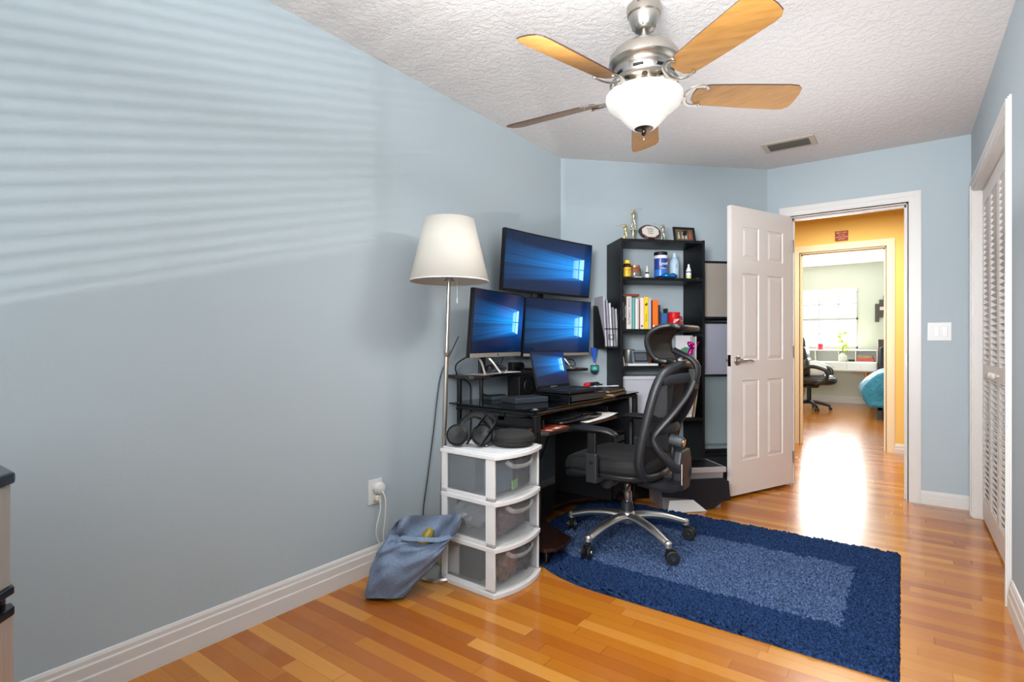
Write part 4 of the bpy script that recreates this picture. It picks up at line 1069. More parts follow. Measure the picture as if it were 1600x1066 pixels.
# shelf 2 books
z2 = 1.182
def book(lab, x0, x1, h, y, d, c, txt=None, tc=None, lean=0):
    w = x1-x0
    t = bt('book', lab, 'book', (x0+x1)/2, y, z2, 0, 'books on the second shelf')
    mc = M('cover'+c, c, .5)
    mb = MB().box((-w/2, 0, 0), (w/2, .002, h)); mb.box((-w/2, 0, 0), (-w/2+.0015, d, h)); mb.box((w/2-.0015, 0, 0), (w/2, d, h)); mb.build('cover', mc, t)
    MB().box((-w/2+.0016, .002, .003), (w/2-.0016, d-.003, h-.003)).build('pages', m_paper, t)
    if txt: text(txt, w*.62, tc or m_letk, t, frame((0, -.0008, h*.55), (0, 0, -1), (1, 0, 0), (0, -1, 0)))
    return t
bl = [('black book with white lettering at the far left of the row', .022, .040, .222, '#15181f', 'HOW TO READ A BOOK', m_letw), ('second black book with white lettering from the left', .0405, .056, .222, '#14171d', 'THE ART OF GAMES', m_letw),
      ('thick cream cookbook with dark spine lettering', .0565, .093, .228, '#d8cfc6', 'COOK COMPLETE', m_letk), ('teal blue spined book beside the cream cookbook', .0935, .107, .222, '#3d9a9f', None, None), ('pale aqua book between teal and dark green spines', .1075, .114, .218, '#a8ccc8', None, None), ('thin dark teal book left of the tall white one', .1145, .121, .210, '#2d6d70', None, None),
      ('tall white book beneath the brown book lying on top', .1215, .140, .213, '#e0ddd8', None, None), ('thin rose white book right of the tall white one', .1405, .150, .213, '#cdb6ae', None, None), ('thin dark book beside the pink cream one', .1505, .1555, .205, '#3a2f2f', None, None),
      ('pinkish cream book with a small dark mark', .156, .184, .220, '#e3d2ca', None, None), ('bright yellow book with a black bee shape', .1845, .218, .226, '#e2c41c', None, None), ('pale lavender grey book beside the yellow one', .2185, .238, .220, '#b8b4c4', None, None),
      ('thin dark maroon book left of the orange one', .2385, .248, .202, '#2a1a2a', None, None), ('bright orange book standing right of centre', .2485, .290, .205, '#ee6c12', None, None), ('thin black book right of the orange one', .2905, .305, .170, '#1b1e28', None, None)]
for lab, a, b, h, c, tx_, tc in bl:
    t = book(lab, a*1.0, b*1.0, h, .04, .16, c, tx_, tc)
    if 'yellow book' in lab:
        mb = MB().ball((0, -.0005, h*.76), (.010, .001, .007), 10, 6); mb.ball((.004, -.0005, h*.79), (.005, .001, .008), 8, 5); mb.build('bee_mark', m_letk, t)
        text('THE HIVE', .014, M('ochre_ink', '#7a5a10', .6), t, frame((0, -.0008, h*.36), (0, 0, -1), (1, 0, 0), (0, -1, 0)))
    if 'pinkish' in lab: MB().ball((0, -.0005, .022), (.006, .001, .008), 8, 6).build('spine_mark', m_letk, t)
    if 'orange book' in lab: MB().box((-.017, -.001, .006), (-.008, 0, .03)).build('spine_mark', m_letw, t)
lb = bt('book', 'brown red book lying flat on top of the row', 'book', .085, .12, z2+.2285, 0.05, 'books on the second shelf')
mb = MB().box((-.065, -.085, 0), (.065, .085, .002)); mb.box((-.065, -.085, .014), (.065, .085, .016)); mb.box((-.065, -.085, 0), (-.063, .085, .016)); mb.build('cover', M('russet', '#8a3f22', .5), lb)
MB().box((-.062, -.08, .002), (.062, .08, .014)).build('pages', M('pages_russet', '#7a3c26', .8), lb)
for k, (a, b, h, c, lab) in enumerate(((.315, .327, .125, '#39424c', 'short slate booklet behind the blue box'), (.329, .372, .115, '#2e5c9c', 'blue carton beside the red mug'), (.374, .378, .15, '#2a3434', 'thin dark card standing left of the red mug'))):
    o = MB().box((a, .07, 0), (b, .14, h)).build('carton', M('c'+c, c, .5), bev=.001); o.location = (BX, BY, z2); o.rotation_euler = (0, 0, R45); tag(o, lab, 'carton')
mg_ = bt('mug', 'bright red mug with a white brush mark', 'mug', .422, .07, z2)
MB().lathe([(.036, 0), (.038, .003), (.040, .10), (.042, .118), (.044, .120), (.040, .121), (.036, .114), (.035, .01), (0, .008)], seg=36).build('mug_body', M('mug_red', '#c5141c', .2), mg_)
MB().tube([(.038, 0, .09), (.062, .01, .085), (.066, .012, .055), (.042, 0, .03)], .005, 10, sub=5).build('mug_handle', M('mug_red'), mg_)
g = MB()
for k in range(5):
    a0 = -PI/2-.5+k*.22
    g.tube([(.0405*math.cos(a0+.0), .0405*math.sin(a0), .04+.006*k), (.0408*math.cos(a0+.12), .0408*math.sin(a0+.12), .06+.003*k), (.0412*math.cos(a0+.2), .0412*math.sin(a0+.2), .072)], .0022, 6)
g.build('white_mark', m_letw, mg_)

# shelf 3: smart display, coiled wires, wooden thing, art and balloon dog
z3 = .925
pb = bt('leaning_tablet', 'thin white edged tablet leaning on the bookcase left', 'tablet', .035, .10, z3+.0, 0)
MB().box((-.002, -.09, 0), (.002, .08, .14), rot=(0, math.radians(-12), 0), o=(0, 0, 0)).build('tablet_slab', M('tablet_edge', '#b5aca4', .4), pb, bev=.001)
pw_ = bt('white_ledge_box', 'low white box under the small display', 'box', .17, .06, z3)
MB().box((-.105, -.035, 0), (.115, .04, .016)).build('box_shell', m_white, pw_, bev=.003)
sm = bt('smart_display', 'small grey smart display with a dark screen', 'display', .165, .075, z3+.016)
MB().prism([(-.035, 0), (.045, 0), (.02, .088), (-.005, .092)], -.06, .06, axis='x').build('display_body', M('slate_blue_shell', '#59656f', .5), sm, bev=.004)
T = frame((0, -.0285, .046), (1, 0, 0), (0, .30, .954), (0, -.954, .30))
mb = MB().box((-.052, -.034, -.002), (.052, .034, .0015)); mb.xf(T); mb.build('display_bezel', m_blk_gloss, sm, bev=.002)
mb = MB().box((-.042, -.026, .0015), (.042, .026, .0022)); mb.xf(T); mb.build('display_glass', M('dim_screen', '#4a4f55', .15), sm)
cyl_ = bottle('metal_tin', 'short brushed metal tin behind the smart display', 'tin', .125, .17, z3, [('tin_body', [(.042, 0), (.044, .003), (.044, .11), (.04, .115), (0, .116)], M('tin_metal', '#8d8a86', .35, .7))])
wb = bt('wooden_basket', 'orange brown woven basket holding wires', 'basket', .33, .13, z3)
MB().lathe([(.075, 0), (.088, .04), (.092, .085), (.086, .086), (.07, .01)], seg=36).build('basket_body', M('basket_orange', '#7a3f1c', .55, bump=.4, bscale=120), wb)
MB().tube([(-.06, -.03, .08), (-.02, -.05, .14), (.05, -.02, .15), (.06, .02, .08)], .012, 10, sub=5).build('basket_wire_coil', m_rubber, wb)
o = MB().tube([(.36, .02, 1.05), (.25, .0, 1.03), (.27, .01, .99), (.33, .0, .965), (.38, .01, .95), (.42, .03, .955), (.36, .03, .94)], .003, 8, sub=6).build('tan_cord_loop', M('tan_cord', '#c39a74', .45))
o.location = (BX, BY, 0); o.rotation_euler = (0, 0, R45); tag(o, 'tan cord looping out of the basket on the third shelf', 'cord')
o = MB().tube([(.29, .20, 1.08), (.27, .19, 1.12), (.30, .2, 1.16), (.34, .2, 1.14), (.36, .18, 1.06)], .002, 8, sub=6).build('thin_wire', m_rubber)
o.location = (BX, BY, 0); o.rotation_euler = (0, 0, R45); tag(o, 'thin black wire rising behind the headrest on the third shelf', 'cord')
ad = bt('ball_speaker', 'round black speaker ball in front of the basket', 'speaker', .29, .06, z3)
MB().lathe([(.022, 0), (.034, .008), (.042, .035), (.036, .062), (.018, .078), (0, .08)], seg=28).build('speaker_ball', m_blk_gloss, ad)
# art book (green-blue cover) with white page
ar = bt('art_board', 'white art board with a green and yellow painting', 'picture', .565, .15, z3, -.12)
MB().box((-.085, 0, 0), (.075, .006, .215)).build('board', M('board_white', '#cfcdd0', .6), ar)
MB().prism([(-.083, .09), (-.02, .13), (.05, .12), (.06, .0), (-.083, .0)], -.0008, 0, axis='y').build('painted_green', M('paint_green', '#4f8468', .6), ar)
MB().prism([(-.05, .0), (.03, .0), (.02, .06), (-.01, .09), (-.045, .06)], -.0016, -.0008, axis='y').build('painted_yellow', M('paint_yellow', '#c9c070', .6), ar)
MB().prism([(.045, 0), (.06, 0), (.066, .10), (.052, .12)], -.0016, -.0008, axis='y').build('painted_white', m_white, ar)
o = bt('white_booklet', 'white booklet upright at the right of the third shelf', 'booklet', .578, .10, z3, 1.35)
MB().box((-.10, -.002, 0), (.06, .002, .205)).build('booklet_pages', m_paper, o)
# balloon dog, magenta
bd = bt('balloon_dog', 'shiny magenta balloon animal figurine on the third shelf', 'figurine', .497, .045, z3)
m_mag = M('magenta_chrome', '#c42a8e', .1, .75)
def sausage(mb, a, b, r):
    a = Vector(a); b = Vector(b); T = (b-a).to_track_quat('Z', 'Y').to_matrix(); L_ = (b-a).length
    mb.lathe([(.001, 0), (r*.6, L_*.08), (r, L_*.3), (r, L_*.7), (r*.6, L_*.92), (.001, L_)], a, 14, T, cap=False)
mb = MB()
sausage(mb, (-.045, 0, .045), (.025, 0, .055), .019)
for s_ in (-1, 1):
    sausage(mb, (-.045, s_*.012, .05), (-.055, s_*.02, .0), .014); sausage(mb, (.022, s_*.012, .055), (.028, s_*.02, .0), .014)
    sausage(mb, (.045, s_*.008, .115), (.028, s_*.02, .155), .012)
sausage(mb, (.022, 0, .055), (.045, 0, .115), .016); sausage(mb, (.045, 0, .11), (.088, 0, .145), .018); mb.ball((.092, 0, .149), .006)
sausage(mb, (-.045, 0, .05), (-.07, 0, .085), .008)
mb.xf(Matrix.Scale(1.1, 4)); mb.build('balloon_body', m_mag, bd)

# shelf 4 items: white box left/back, binders right
wbx = bt('white_file_box', 'large pale grey storage box on the fourth shelf', 'box', .20, .16, .556)
MB().box((-.17, -.10, 0), (.17, .10, .27)).build('box_shell', M('pale_grey_box', '#a9abb2', .6), wbx, bev=.004)
MB().box((-.175, -.105, .27), (.175, .105, .295)).build('box_lid', M('pale_grey_lid', '#b6b8be', .6), wbx, bev=.004)
for k, (x_, h, w_, a, c, lab) in enumerate(((.528, .285, .018, .16, '#dcd9d4', 'white binder leaning on the fourth shelf, left of the pair'), (.552, .29, .020, .16, '#e6e4e0', 'white binder leaning on the fourth shelf, right of the pair'), (.500, .27, .012, .14, '#2a2320', 'thin dark folder leaning left of the white binders'), (.582, .26, .008, .14, '#a08a72', 'tan folder leaning right of the white binders'))):
    t = bt('binder', lab, 'binder', x_-.025, .03, .5575)
    mb = MB().box((-w_/2, 0, 0), (w_/2, .20, h), rot=(0, a, 0), o=(0, 0, 0)); mb.build('binder_cover', M('binder'+c, c, .5), t, bev=.002)
    if k < 2: mb = MB().box((-w_/2+.003, -.001, .02), (w_/2-.003, 0, h-.06), rot=(0, a, 0), o=(0, 0, 0)); mb.build('spine_strip', M('spine_grey', '#b9b6b2', .6), t)
# file pocket on the bookcase left side
fp = bt('file_pocket', 'black mesh file pocket hung on the left side of the bookcase', 'file holder', 0, -.022, 1.05)
mb = MB(); mb.box((-.105, .30, 0), (-.003, .302, .31)); mb.box((-.105, .055, 0), (-.003, .302, .003)); mb.box((-.006, .055, 0), (-.003, .302, .31))
mb.prism([(.302, .0), (.055, .0), (.055, .06), (.20, .30), (.302, .31)], -.107, -.105, axis='x')
mb.build('pocket_body', m_black, fp)
mb = MB(); mb.box((-.105, .053, .0), (-.003, .056, .012)); mb.box((-.105, .06, .13), (-.003, .063, .136)); mb.box((-.075, .058, .06), (-.035, .0605, .064)); mb.box((-.075, .058, .09), (-.035, .0605, .094)); [mb.box((a, .058, .06), (a+.003, .0605, .094)) for a in (-.075, -.038)]
mb.build('pocket_front', m_black, fp)
for k in range(5):
    x_ = -.095+k*.021; h = (.36, .33, .31, .28, .27)[k]; c = ('#b3b1b8', '#9b99a6', '#d5d5da', '#8d8a92', '#b1afb5')[k]
    t = bt('paper_sheaf', ['tallest grey paper sheaf leaning left in the file pocket', 'lavender grey papers second from left in the file pocket', 'bright white folder in the middle of the file pocket', 'grey papers fourth from left in the file pocket', 'rightmost short grey papers in the file pocket'][k], 'papers', x_+.004, .052, 1.054, 0, 'papers in the file pocket')
    MB().box((0, 0, 0), (.010, .20, h), rot=(math.radians(0), math.radians(-3), 0), o=(0, 0, 0)).build('sheets', M('sheaf'+c, c, .7), t)
# medal
md_ = thing('medal', 'teal shield shaped medal on a blue ribbon below the file pocket', 'medal', B(-.108, .250, .855), R45)
MB().prism([(-.030, .068), (.030, .068), (.030, .025), (.018, .006), (0, 0), (-.018, .006), (-.030, .025)], -.003, .003, axis='y').build('medal_disc', M('medal_navy', '#16323e', .35, .4), md_, bev=.001)
MB().prism([(-.025, .062), (.025, .062), (.025, .03), (0, .026), (-.025, .03)], -.0038, -.003, axis='y').build('medal_field', M('medal_teal', '#2f9a96', .4), md_)
MB().prism([(-.018, .036), (0, .058), (.018, .036), (.006, .040), (0, .034), (-.006, .040)], -.0044, -.0038, axis='y').build('medal_emblem', M('medal_light', '#8ed0c0', .4), md_)
mb = MB().tube([(-.0, 0, .07), (0, 0, .082)], .004, 8)
mb.build('medal_ring', m_chrome, md_)
MB().prism([(-.032, .195), (.020, .195), (.004, .085), (-.004, .078)], -.003, .0, axis='y').build('medal_ribbon', M('royal_blue_ribbon', '#1f58c4', .5), md_)

# ------------------------------------------------------------------ cube organiser behind the door
cu = thing('cube_organizer', 'tall black framed cube unit with translucent panels behind the door', 'storage unit', B(.632, .075, 0), R45)
cw, cd = .345, .20
mb = MB()
zs = [.02, .285, .32, .85, 1.25, 1.67]
for x_ in (0, cw-.016):
    for y_ in (0, cd-.016): mb.box((x_, y_, 0), (x_+.016, y_+.016, 1.69))
for z_ in (.27, .31, .850, 1.232, 1.267, 1.67):
    mb.box((0, 0, z_-.008), (cw, .014, z_+.008)); mb.box((0, cd-.014, z_-.008), (cw, cd, z_+.008))
    for x_ in (0, cw-.014): mb.box((x_, 0, z_-.008), (x_+.014, cd, z_+.008))
mb.build('unit_frame', m_black, cu)
MB().box((.016, .006, 1.275), (cw-.016, .010, 1.662)).build('taupe_reflect_panel', M('taupe_reflect_panel', '#8f877e', .6), cu)  # reflection on the frosted panel put in as taupe colour
MB().box((.016, .006, .858), (cw-.016, .010, 1.224)).build('lilac_panel', M('lilac_grey_panel', '#8a8b98', .6), cu)
MB().box((.016, .006, .318), (cw-.016, .010, .842)).build('clear_panel', translucent('clear_panel', '#97a6a8', .25, .2), cu)
MB().box((.016, .01, .02), (cw-.016, cd-.01, .26)).build('lower_drawer', M('lower_drawer_black', '#1b1e22', .5), cu, bev=.003)

# ------------------------------------------------------------------ clear box + dark slab
xb = thing('clear_storage_bin', 'clear plastic storage bin with a black lid before the bookcase', 'storage bin', (1.08, 3.66, 0), R45)
m_bin = translucent('bin_clear', '#b9b0ae', .5, .15)
w_ = .43; d_ = .235
L = [[(-w_+.015, .015, .0), (-.012, .015, 0), (-.012, d_-.01, 0), (-w_+.015, d_-.01, 0)], [(-w_, 0, .255), (0, 0, .255), (0, d_, .255), (-w_, d_, .255)]]
mb = MB().skin(L, smooth=False); mb.build('bin_body', m_bin, xb, bev=.004)
mb = MB()
for a, b in (((-w_-.012, -.012), (.012, .006)), ((-w_-.012, d_-.006), (.012, d_+.006)), ((-w_-.012, 0), (-w_+.006, d_)), ((-.006, 0), (.012, d_))): mb.box((a[0], a[1], .240), (b[0], b[1], .275))
mb.build('bin_rim', translucent('bin_rim', '#b3a9a6', .85, .25), xb, bev=.004)
MB().box((-w_+.002, .004, .262), (-.004, d_-.004, .276)).build('bin_lid', M('bin_lid_black', '#0d0f14', .35), xb, bev=.003)
MB().box((-w_+.03, .03, .005), (-.03, d_-.03, .20)).build('bin_contents', M('bin_contents_grey', '#5d5a60', .7, var=.5, bscale=30), xb, bev=.01)
cb = thing('dark_cardboard_panel', 'folded navy black panel leaning on the front of the clear bin', 'panel', (1.09, 3.64, 0), R45)
mb = MB().prism([(.032, .185), (.038, .06), (-.02, .052), (-.075, .016), (-.19, .014), (-.245, .08), (-.43, .10), (-.43, .205), (0.0, .205), (.002, .19)], -.012, .0, axis='y')
mb.xf(Matrix.Rotation(math.radians(-4), 4, 'X')); mb.build('panel_sheet', M('navy_black_card', '#0a0c17', .55), cb, bev=.002)
wpx = thing('white_paper_sheet', 'white folded paper on the floor under the dark panel', 'paper', (.93, 3.47, .002), R45)
MB().prism([(-.17, 0), (.10, .0), (.01, .075), (-.15, .075)], -.004, .0, axis='y').xf(Matrix.Translation((0, -.012, 0)) @ Matrix.Rotation(math.radians(-12), 4, 'X')).build('paper_sheet', m_paper, wpx)

# ------------------------------------------------------------------ shag rug
g = G('navy_shag'); x, y, z = g.coord()
n1 = g.noise(110, 3, g.co, .6); n2 = g.noise(6, 2, g.co)
nb = (g.noise(30, 2, g.co)-.5)*.05
inx = ((x-1.16).abs()+nb).lt(.68); iny = ((y-2.705).abs()+nb).lt(.335)
inn_ = inx*iny
n3 = ((n1-.34)*3.0).max(0.0).min(1.0)
bc_ = g.mix(n3, rgb('#0b1530'), rgb('#2f4976')); ic_ = g.mix(n3, rgb('#1c2c4c'), rgb('#7188b0'))
cc = g.mix(inn_*.68, bc_, ic_); cc = g.mix(n2*.2, cc, rgb('#28405f'))
g.set(col=cc, rough=.95, spec=.05); g.bump(n1, .7, .006)
rx0, rx1, ry0, ry1 = .30, 2.02, 2.108, 3.375
def rug_in(px_, py_):
    # rectangle with a rounded left end
    r = .38
    if px_ >= rx0+r: return (px_, py_)
    return (px_, py_)
q = random.Random(9); NX, NY = 300, 240
mb = MB(); vs = []
for j in range(NY+1):
    v = j/NY; yy = ry0+(ry1-ry0)*v
    near = (yy-ry0) < .63; dy = (yy-ry0) if near else (ry1-yy); rr = .63 if near else .22
    off = 0 if dy >= rr else rr-math.sqrt(max(0, rr*rr-(rr-dy)**2))
    xl = rx0+off
    for i in range(NX+1):
        u = i/NX; xx = xl+(rx1-xl)*u
        edge = min(1, min(i, NX-i, j*1.0, NY-j)/2.0)
        vs.append((xx+q.uniform(-.0025, .0025), yy+q.uniform(-.0025, .0025), .001+edge*(.007+q.random()**1.5*.015+.002*math.sin(xx*37+yy*23))))
k = NX+1
mb._add(vs, [(j*k+i, j*k+i+1, (j+1)*k+i+1, (j+1)*k+i) for j in range(NY) for i in range(NX)], True)
rug = mb.build('shag_rug', g.m, ang=180); tag(rug, 'navy blue shag rug with a darker border and a rounded left end', 'rug')

# ------------------------------------------------------------------ ergonomic office chair (faces -x)
ch = thing('office_chair', 'black mesh ergonomic office chair with headrest on a polished aluminium base', 'office chair', (.83, 2.70, .018))
def C(p): return (p[0]-.83, p[1]-2.70, p[2]-.018)
m_cf = M('chair_frame_grey', '#1d1f23', .45); m_cseat = M('chair_seat_fabric', '#0a0b0e', .8, bump=.15, bscale=250); m_cdk = M('chair_dark', '#0a0b0d', .42)
for k in range(5):
    a = math.radians(-102+72*k); T = Matrix.Rotation(a, 4, 'Z')
    mb = MB().tube([(.02, 0, .138), (.10, 0, .142), (.20, 0, .130), (.29, 0, .105), (.325, 0, .094)], [.032, .028, .025, .022, .020], 14, sub=5, flat=(1, .7)); mb.lathe([(.0, .113), (.012, .110), (.019, .102), (.020, .082), (.017, .079)], (.325, 0, 0), 18)
    mb.xf(T); mb.build('base_arm', m_alu, ch)
    cs = MB().cyl((.325, 0, .04), (.325, 0, .082), .009, seg=10)
    sw_ = math.radians([20, 60, -40, 100, -70][k])
    Tw = T @ Matrix.Translation((.325, 0, 0)) @ Matrix.Rotation(sw_, 4, 'Z')
    mb = MB(); mb.box((-.008, -.010, .030), (.024, .010, .076)); mb.xf(Tw)
    cs.xf(T); ca = mb.build('caster', m_cdk, ch, bev=.002)
    cs.build('caster_stem', m_cdk, ca)
    for s_ in (-1, 1):
        mb = MB().lathe([(0, -.007), (.014, -.008), (.017, -.004), (.029, -.006), (.033, -.003), (.033, .004), (.029, .007), (0, .007)], (.020, s_*.017, .034), 24, Matrix.Rotation(s_*-PI/2, 3, 'X'), cap=False); mb.xf(Tw)
        mb.build('caster_wheel', m_rubber, ca)
        mb = MB().lathe([(.011, 0), (.010, .003), (0, .004)], (.020, s_*.024, .034), 14, Matrix.Rotation(s_*-PI/2, 3, 'X')); mb.xf(Tw); mb.build('wheel_hub', m_chrome, ca)
MB().lathe([(.018, .098), (.034, .104), (.042, .12), (.042, .152), (.034, .166), (.028, .17)], seg=28).build('base_hub', m_alu, ch)
MB().lathe([(.030, .165), (.035, .17), (.031, .215), (.026, .22)], seg=24).build('hub_collar', m_cf, ch)
mb = MB().lathe([(.024, .215), (.024, .27), (.016, .272), (.016, .36)], (0, 0, 0), 24); mb.build('gas_lift', m_chrome, ch)
mb = MB().box(C((.70, 2.58, .365)), C((.96, 2.74, .405))); mb.box(C((.76, 2.60, .35)), C((.88, 2.72, .37)))
mb.build('tilt_mechanism', m_cdk, ch, bev=.01)
mb = MB().cyl(C((.80, 2.50, .375)), C((.80, 2.60, .375)), .036, seg=20); mb.build('tension_knob', m_cf, ch, bev=.004)
mb = MB().tube([C((.90, 2.60, .385)), C((.93, 2.50, .38)), C((.94, 2.44, .375))], .005, 8, sub=4); mb.tube([C((.94, 2.46, .38)), C((.945, 2.42, .36)), C((.955, 2.41, .33))], .006, 8, sub=4)
mb.build('lever', m_cf, ch)
# seat
scx, scy = .80, 2.65
def seatp(u, v):
    a = 2*PI*u
    c, s_ = math.cos(a), math.sin(a)
    sx = math.copysign(abs(c)**.55, c); sy = math.copysign(abs(s_)**.55, s_)
    r = [(.0, .502), (.5, .503), (.82, .512), (.95, .505), (1.0, .48), (1.0, .455), (.95, .435), (.6, .425), (0, .425)]
    k = v*(len(r)-1); i = min(int(k), len(r)-2); f = k-i
    rr = r[i][0]*(1-f)+r[i+1][0]*f; z = r[i][1]*(1-f)+r[i+1][1]*f
    X = sx*rr*.245; Y = sy*rr*.245
    fr = max(0, (-X-.13))/.12
    z -= .035*fr**1.5*(1 if z > .44 else .4)
    return C((scx+X, scy+Y, z))
mb = MB().grid(seatp, 48, 32); mb.build('seat', m_cseat, ch, merge=True, ang=60)
mb = MB(); L = []
for rr, z in ((.97, .437), (1.0, .430), (.98, .415), (.7, .402)):
    L.append([C((scx+math.copysign(abs(math.cos(a))**.55, math.cos(a))*.245*rr, scy+math.copysign(abs(math.sin(a))**.55, math.sin(a))*.245*rr, z-(.02 if math.cos(a) < -.6 else 0))) for a in [2*PI*i/48 for i in range(48)]])
mb.skin(L); mb.build('seat_pan', m_cf, ch)
# arms
for s_ in (-1, 1):
    yy = 2.65+s_*.29
    mb = MB().box(C((.765, yy-.014, .40)), C((.825, yy+.014, .545))); mb.box(C((.765, yy-s_*.01, .40)), C((.825, yy-s_*.10, .425)))
    a = mb.build('armrest_post', m_cf, ch, bev=.006)
    mb = MB().box(C((.772, yy-.010, .53)), C((.818, yy+.010, .645))); mb.build('post_slider', m_cdk, a, bev=.004)
    MB().lathe([(.010, 0), (.009, .004), (0, .005)], C((.795, yy-.014, .50)), 16, Matrix.Rotation(PI/2, 3, 'X')).build('height_button', m_cdk, a)
    def padp(u, v):
        a = 2*PI*u; L_ = v
        x_ = .665+.265*L_
        w = .043*math.sin(PI*min(1, max(0.02, L_*.94+.03)))**.35
        z = .658+.006*math.sin(PI*L_)-.018*max(0, (L_-.75)/.25)**2-.016*max(0, (.25-L_)/.25)**2
        return C((x_, yy+w*math.cos(a), z+.016*math.sin(a)*(w/.043)))
    mb = MB().skin([[padp(i/20, j/20) for i in range(20)] for j in range(21)]); mb.build('armrest_pad', m_cdk, ch, ang=60)
# backrest frame + mesh
prof = [(.43, 1.022, .165), (.47, 1.012, .215), (.53, 1.014, .235), (.62, 1.030, .238), (.74, 1.056, .230), (.86, 1.085, .215), (.93, 1.110, .190), (.965, 1.135, .14), (.978, 1.150, .07)]
half = [(x_, 2.65-w, z) for z, x_, w in prof]
loop = half+[(1.152, 2.65, .980)]+[(x_, 2*2.65-y_, z) for x_, y_, z in reversed(half)]+[(1.035, 2.65, .42)]
mb = MB().tube([C(p) for p in loop], .023, 12, closed=True, sub=4, flat=(1.0, .85)); mb.build('backrest_frame', m_cf, ch)
g = G('chair_mesh_fabric'); x, y, z = g.coord()
hole = (((y*160).frac()-.5).abs().lt(.22))*(((z*160).frac()-.5).abs().lt(.22))
g.set(col=rgb('#0c0d10'), rough=.8, alpha=1-hole*.75); m_mesh = g.m
def meshp(u, v):
    k = v*(len(prof)-1); i = min(int(k), len(prof)-2); f = k-i
    z = prof[i][0]*(1-f)+prof[i+1][0]*f; x_ = prof[i][1]*(1-f)+prof[i+1][1]*f; w = prof[i][2]*(1-f)+prof[i+1][2]*f
    t = 2*u-1
    return C((x_+.03*(1-t*t)*math.sin(PI*v), 2.65+w*t, z))
MB().grid(meshp, 20, 24).build('backrest_mesh', m_mesh, ch)
mb = MB().tube([C((1.115, 2.45, .905)), C((1.16, 2.52, .915)), C((1.185, 2.65, .918)), C((1.16, 2.78, .915)), C((1.115, 2.85, .905))], .022, 10, sub=4, flat=(.6, 1.1)); mb.build('top_crossbar', m_cf, ch)
for s_ in (-1, 1):
    mb = MB().tube([C((1.205, 2.65+s_*.02, .90)), C((1.18, 2.65+s_*.05, .83)), C((1.125, 2.65+s_*.10, .74)), C((1.065, 2.65+s_*.135, .66)), C((1.045, 2.65+s_*.14, .615)), C((1.07, 2.65+s_*.13, .56)), C((1.115, 2.65+s_*.095, .50)), C((1.14, 2.65+s_*.05, .45)), C((1.12, 2.65+s_*.04, .385)), C((1.04, 2.65+s_*.03, .368)), C((.93, 2.65+s_*.03, .375))],
                   [.016, .018, .020, .022, .023, .024, .026, .030, .030, .026, .022], 12, sub=4, flat=(1.15, .8))
    mb.build('support_arm', m_cf, ch)
mb = MB().skin([[C((1.12, 2.65+a, z)) for a in (-w, w)]+[C((1.155+.01, 2.65+a, z)) for a in (w, -w)] for z, w in ((.36, .05), (.42, .08), (.50, .085), (.56, .06))], smooth=False)
mb.build('back_plate', m_cf, ch, bev=.012, bseg=3)
MB().box(C((1.166, 2.57, .40)), C((1.169, 2.574, .50))).build('plate_stripe', M('stripe_light', '#c8c2ba', .4), ch)
mb = MB().tube([C((1.06, 2.56, .655)), C((1.10, 2.60, .665)), C((1.11, 2.65, .667)), C((1.10, 2.70, .665)), C((1.06, 2.74, .655))], .02, 10, sub=4, flat=(.6, 1.2)); mb.build('lumbar_bar', m_cf, ch)
mb = MB().cyl(C((1.10, 2.60, .612)), C((1.165, 2.60, .60)), .026, seg=20); mb.build('lumbar_knob', M('knob_grey', '#3f454b', .35), ch, bev=.004)
MB().cyl(C((1.165, 2.60, .60)), C((1.171, 2.60, .599)), .020, seg=20).build('knob_ring', m_chrome, ch)
# headrest
mb = MB().tube([C((1.195, 2.65, .88)), C((1.215, 2.65, .93)), C((1.215, 2.65, .975)), C((1.185, 2.65, 1.01)), C((1.14, 2.65, 1.03)), C((1.10, 2.65, 1.05))], [.022, .020, .019, .019, .02, .02], 12, sub=5, flat=(1.3, .8)); mb.build('headrest_bracket', m_cf, ch)
mb = MB().box(C((1.18, 2.62, .86)), C((1.215, 2.68, .96))); mb.build('bracket_slider', m_cdk, ch, bev=.006)
mb = MB().cyl(C((1.15, 2.605, 1.005)), C((1.15, 2.695, 1.005)), .012, seg=14); mb.build('pivot_pin', m_chrome, ch)
hprof = [(.995, 1.115), (1.005, 1.065), (1.04, 1.035), (1.09, 1.022), (1.13, 1.035), (1.158, 1.075), (1.168, 1.13), (1.160, 1.18)]
def hw(v): return .155*(1-.25*abs(2*v-1)**2)
def hpt(u, v):
    k = v*(len(hprof)-1); i = min(int(k), len(hprof)-2); f = k-i
    z = hprof[i][0]*(1-f)+hprof[i+1][0]*f; x_ = hprof[i][1]*(1-f)+hprof[i+1][1]*f
    t = 2*u-1
    return C((x_-.035*t*t*0+.0, 2.65+hw(v)*t, z))
L = [C((hprof[i][1], 2.65-hw(i/7), hprof[i][0])) for i in range(8)]
loopH = L+[C((hprof[i][1], 2.65+hw(i/7), hprof[i][0])) for i in range(7, -1, -1)]
mb = MB().tube(loopH, .014, 10, closed=True, sub=4); mb.build('headrest_frame', m_cdk, ch)
MB().grid(hpt, 16, 28).build('headrest_pad', M('headrest_fabric', '#090a0c', .7), ch, solid=.012)

# ------------------------------------------------------------------ hallway sign
sg = thing('hallway_sign', 'small rust red wooden sign with white words above the second doorway', 'sign', (1.518, Y2, 2.140))
MB().box((-.058, -.008, 0), (.058, 0, .103)).build('sign_board', M('rust_board', '#8a2f18', .6), sg, bev=.001)
m_si = M('sign_ink', '#f0c8a4', .6)
for s_, sz, zz in (('BEST KID', .023, .084), ('IN THE', .017, .060), ('WHOLE WIDE', .0165, .040), ('WORLD', .016, .019)):
    text(s_, sz, m_si, sg, frame((0, -.0085, zz), (1, 0, 0), (0, 0, 1), (0, -1, 0)))
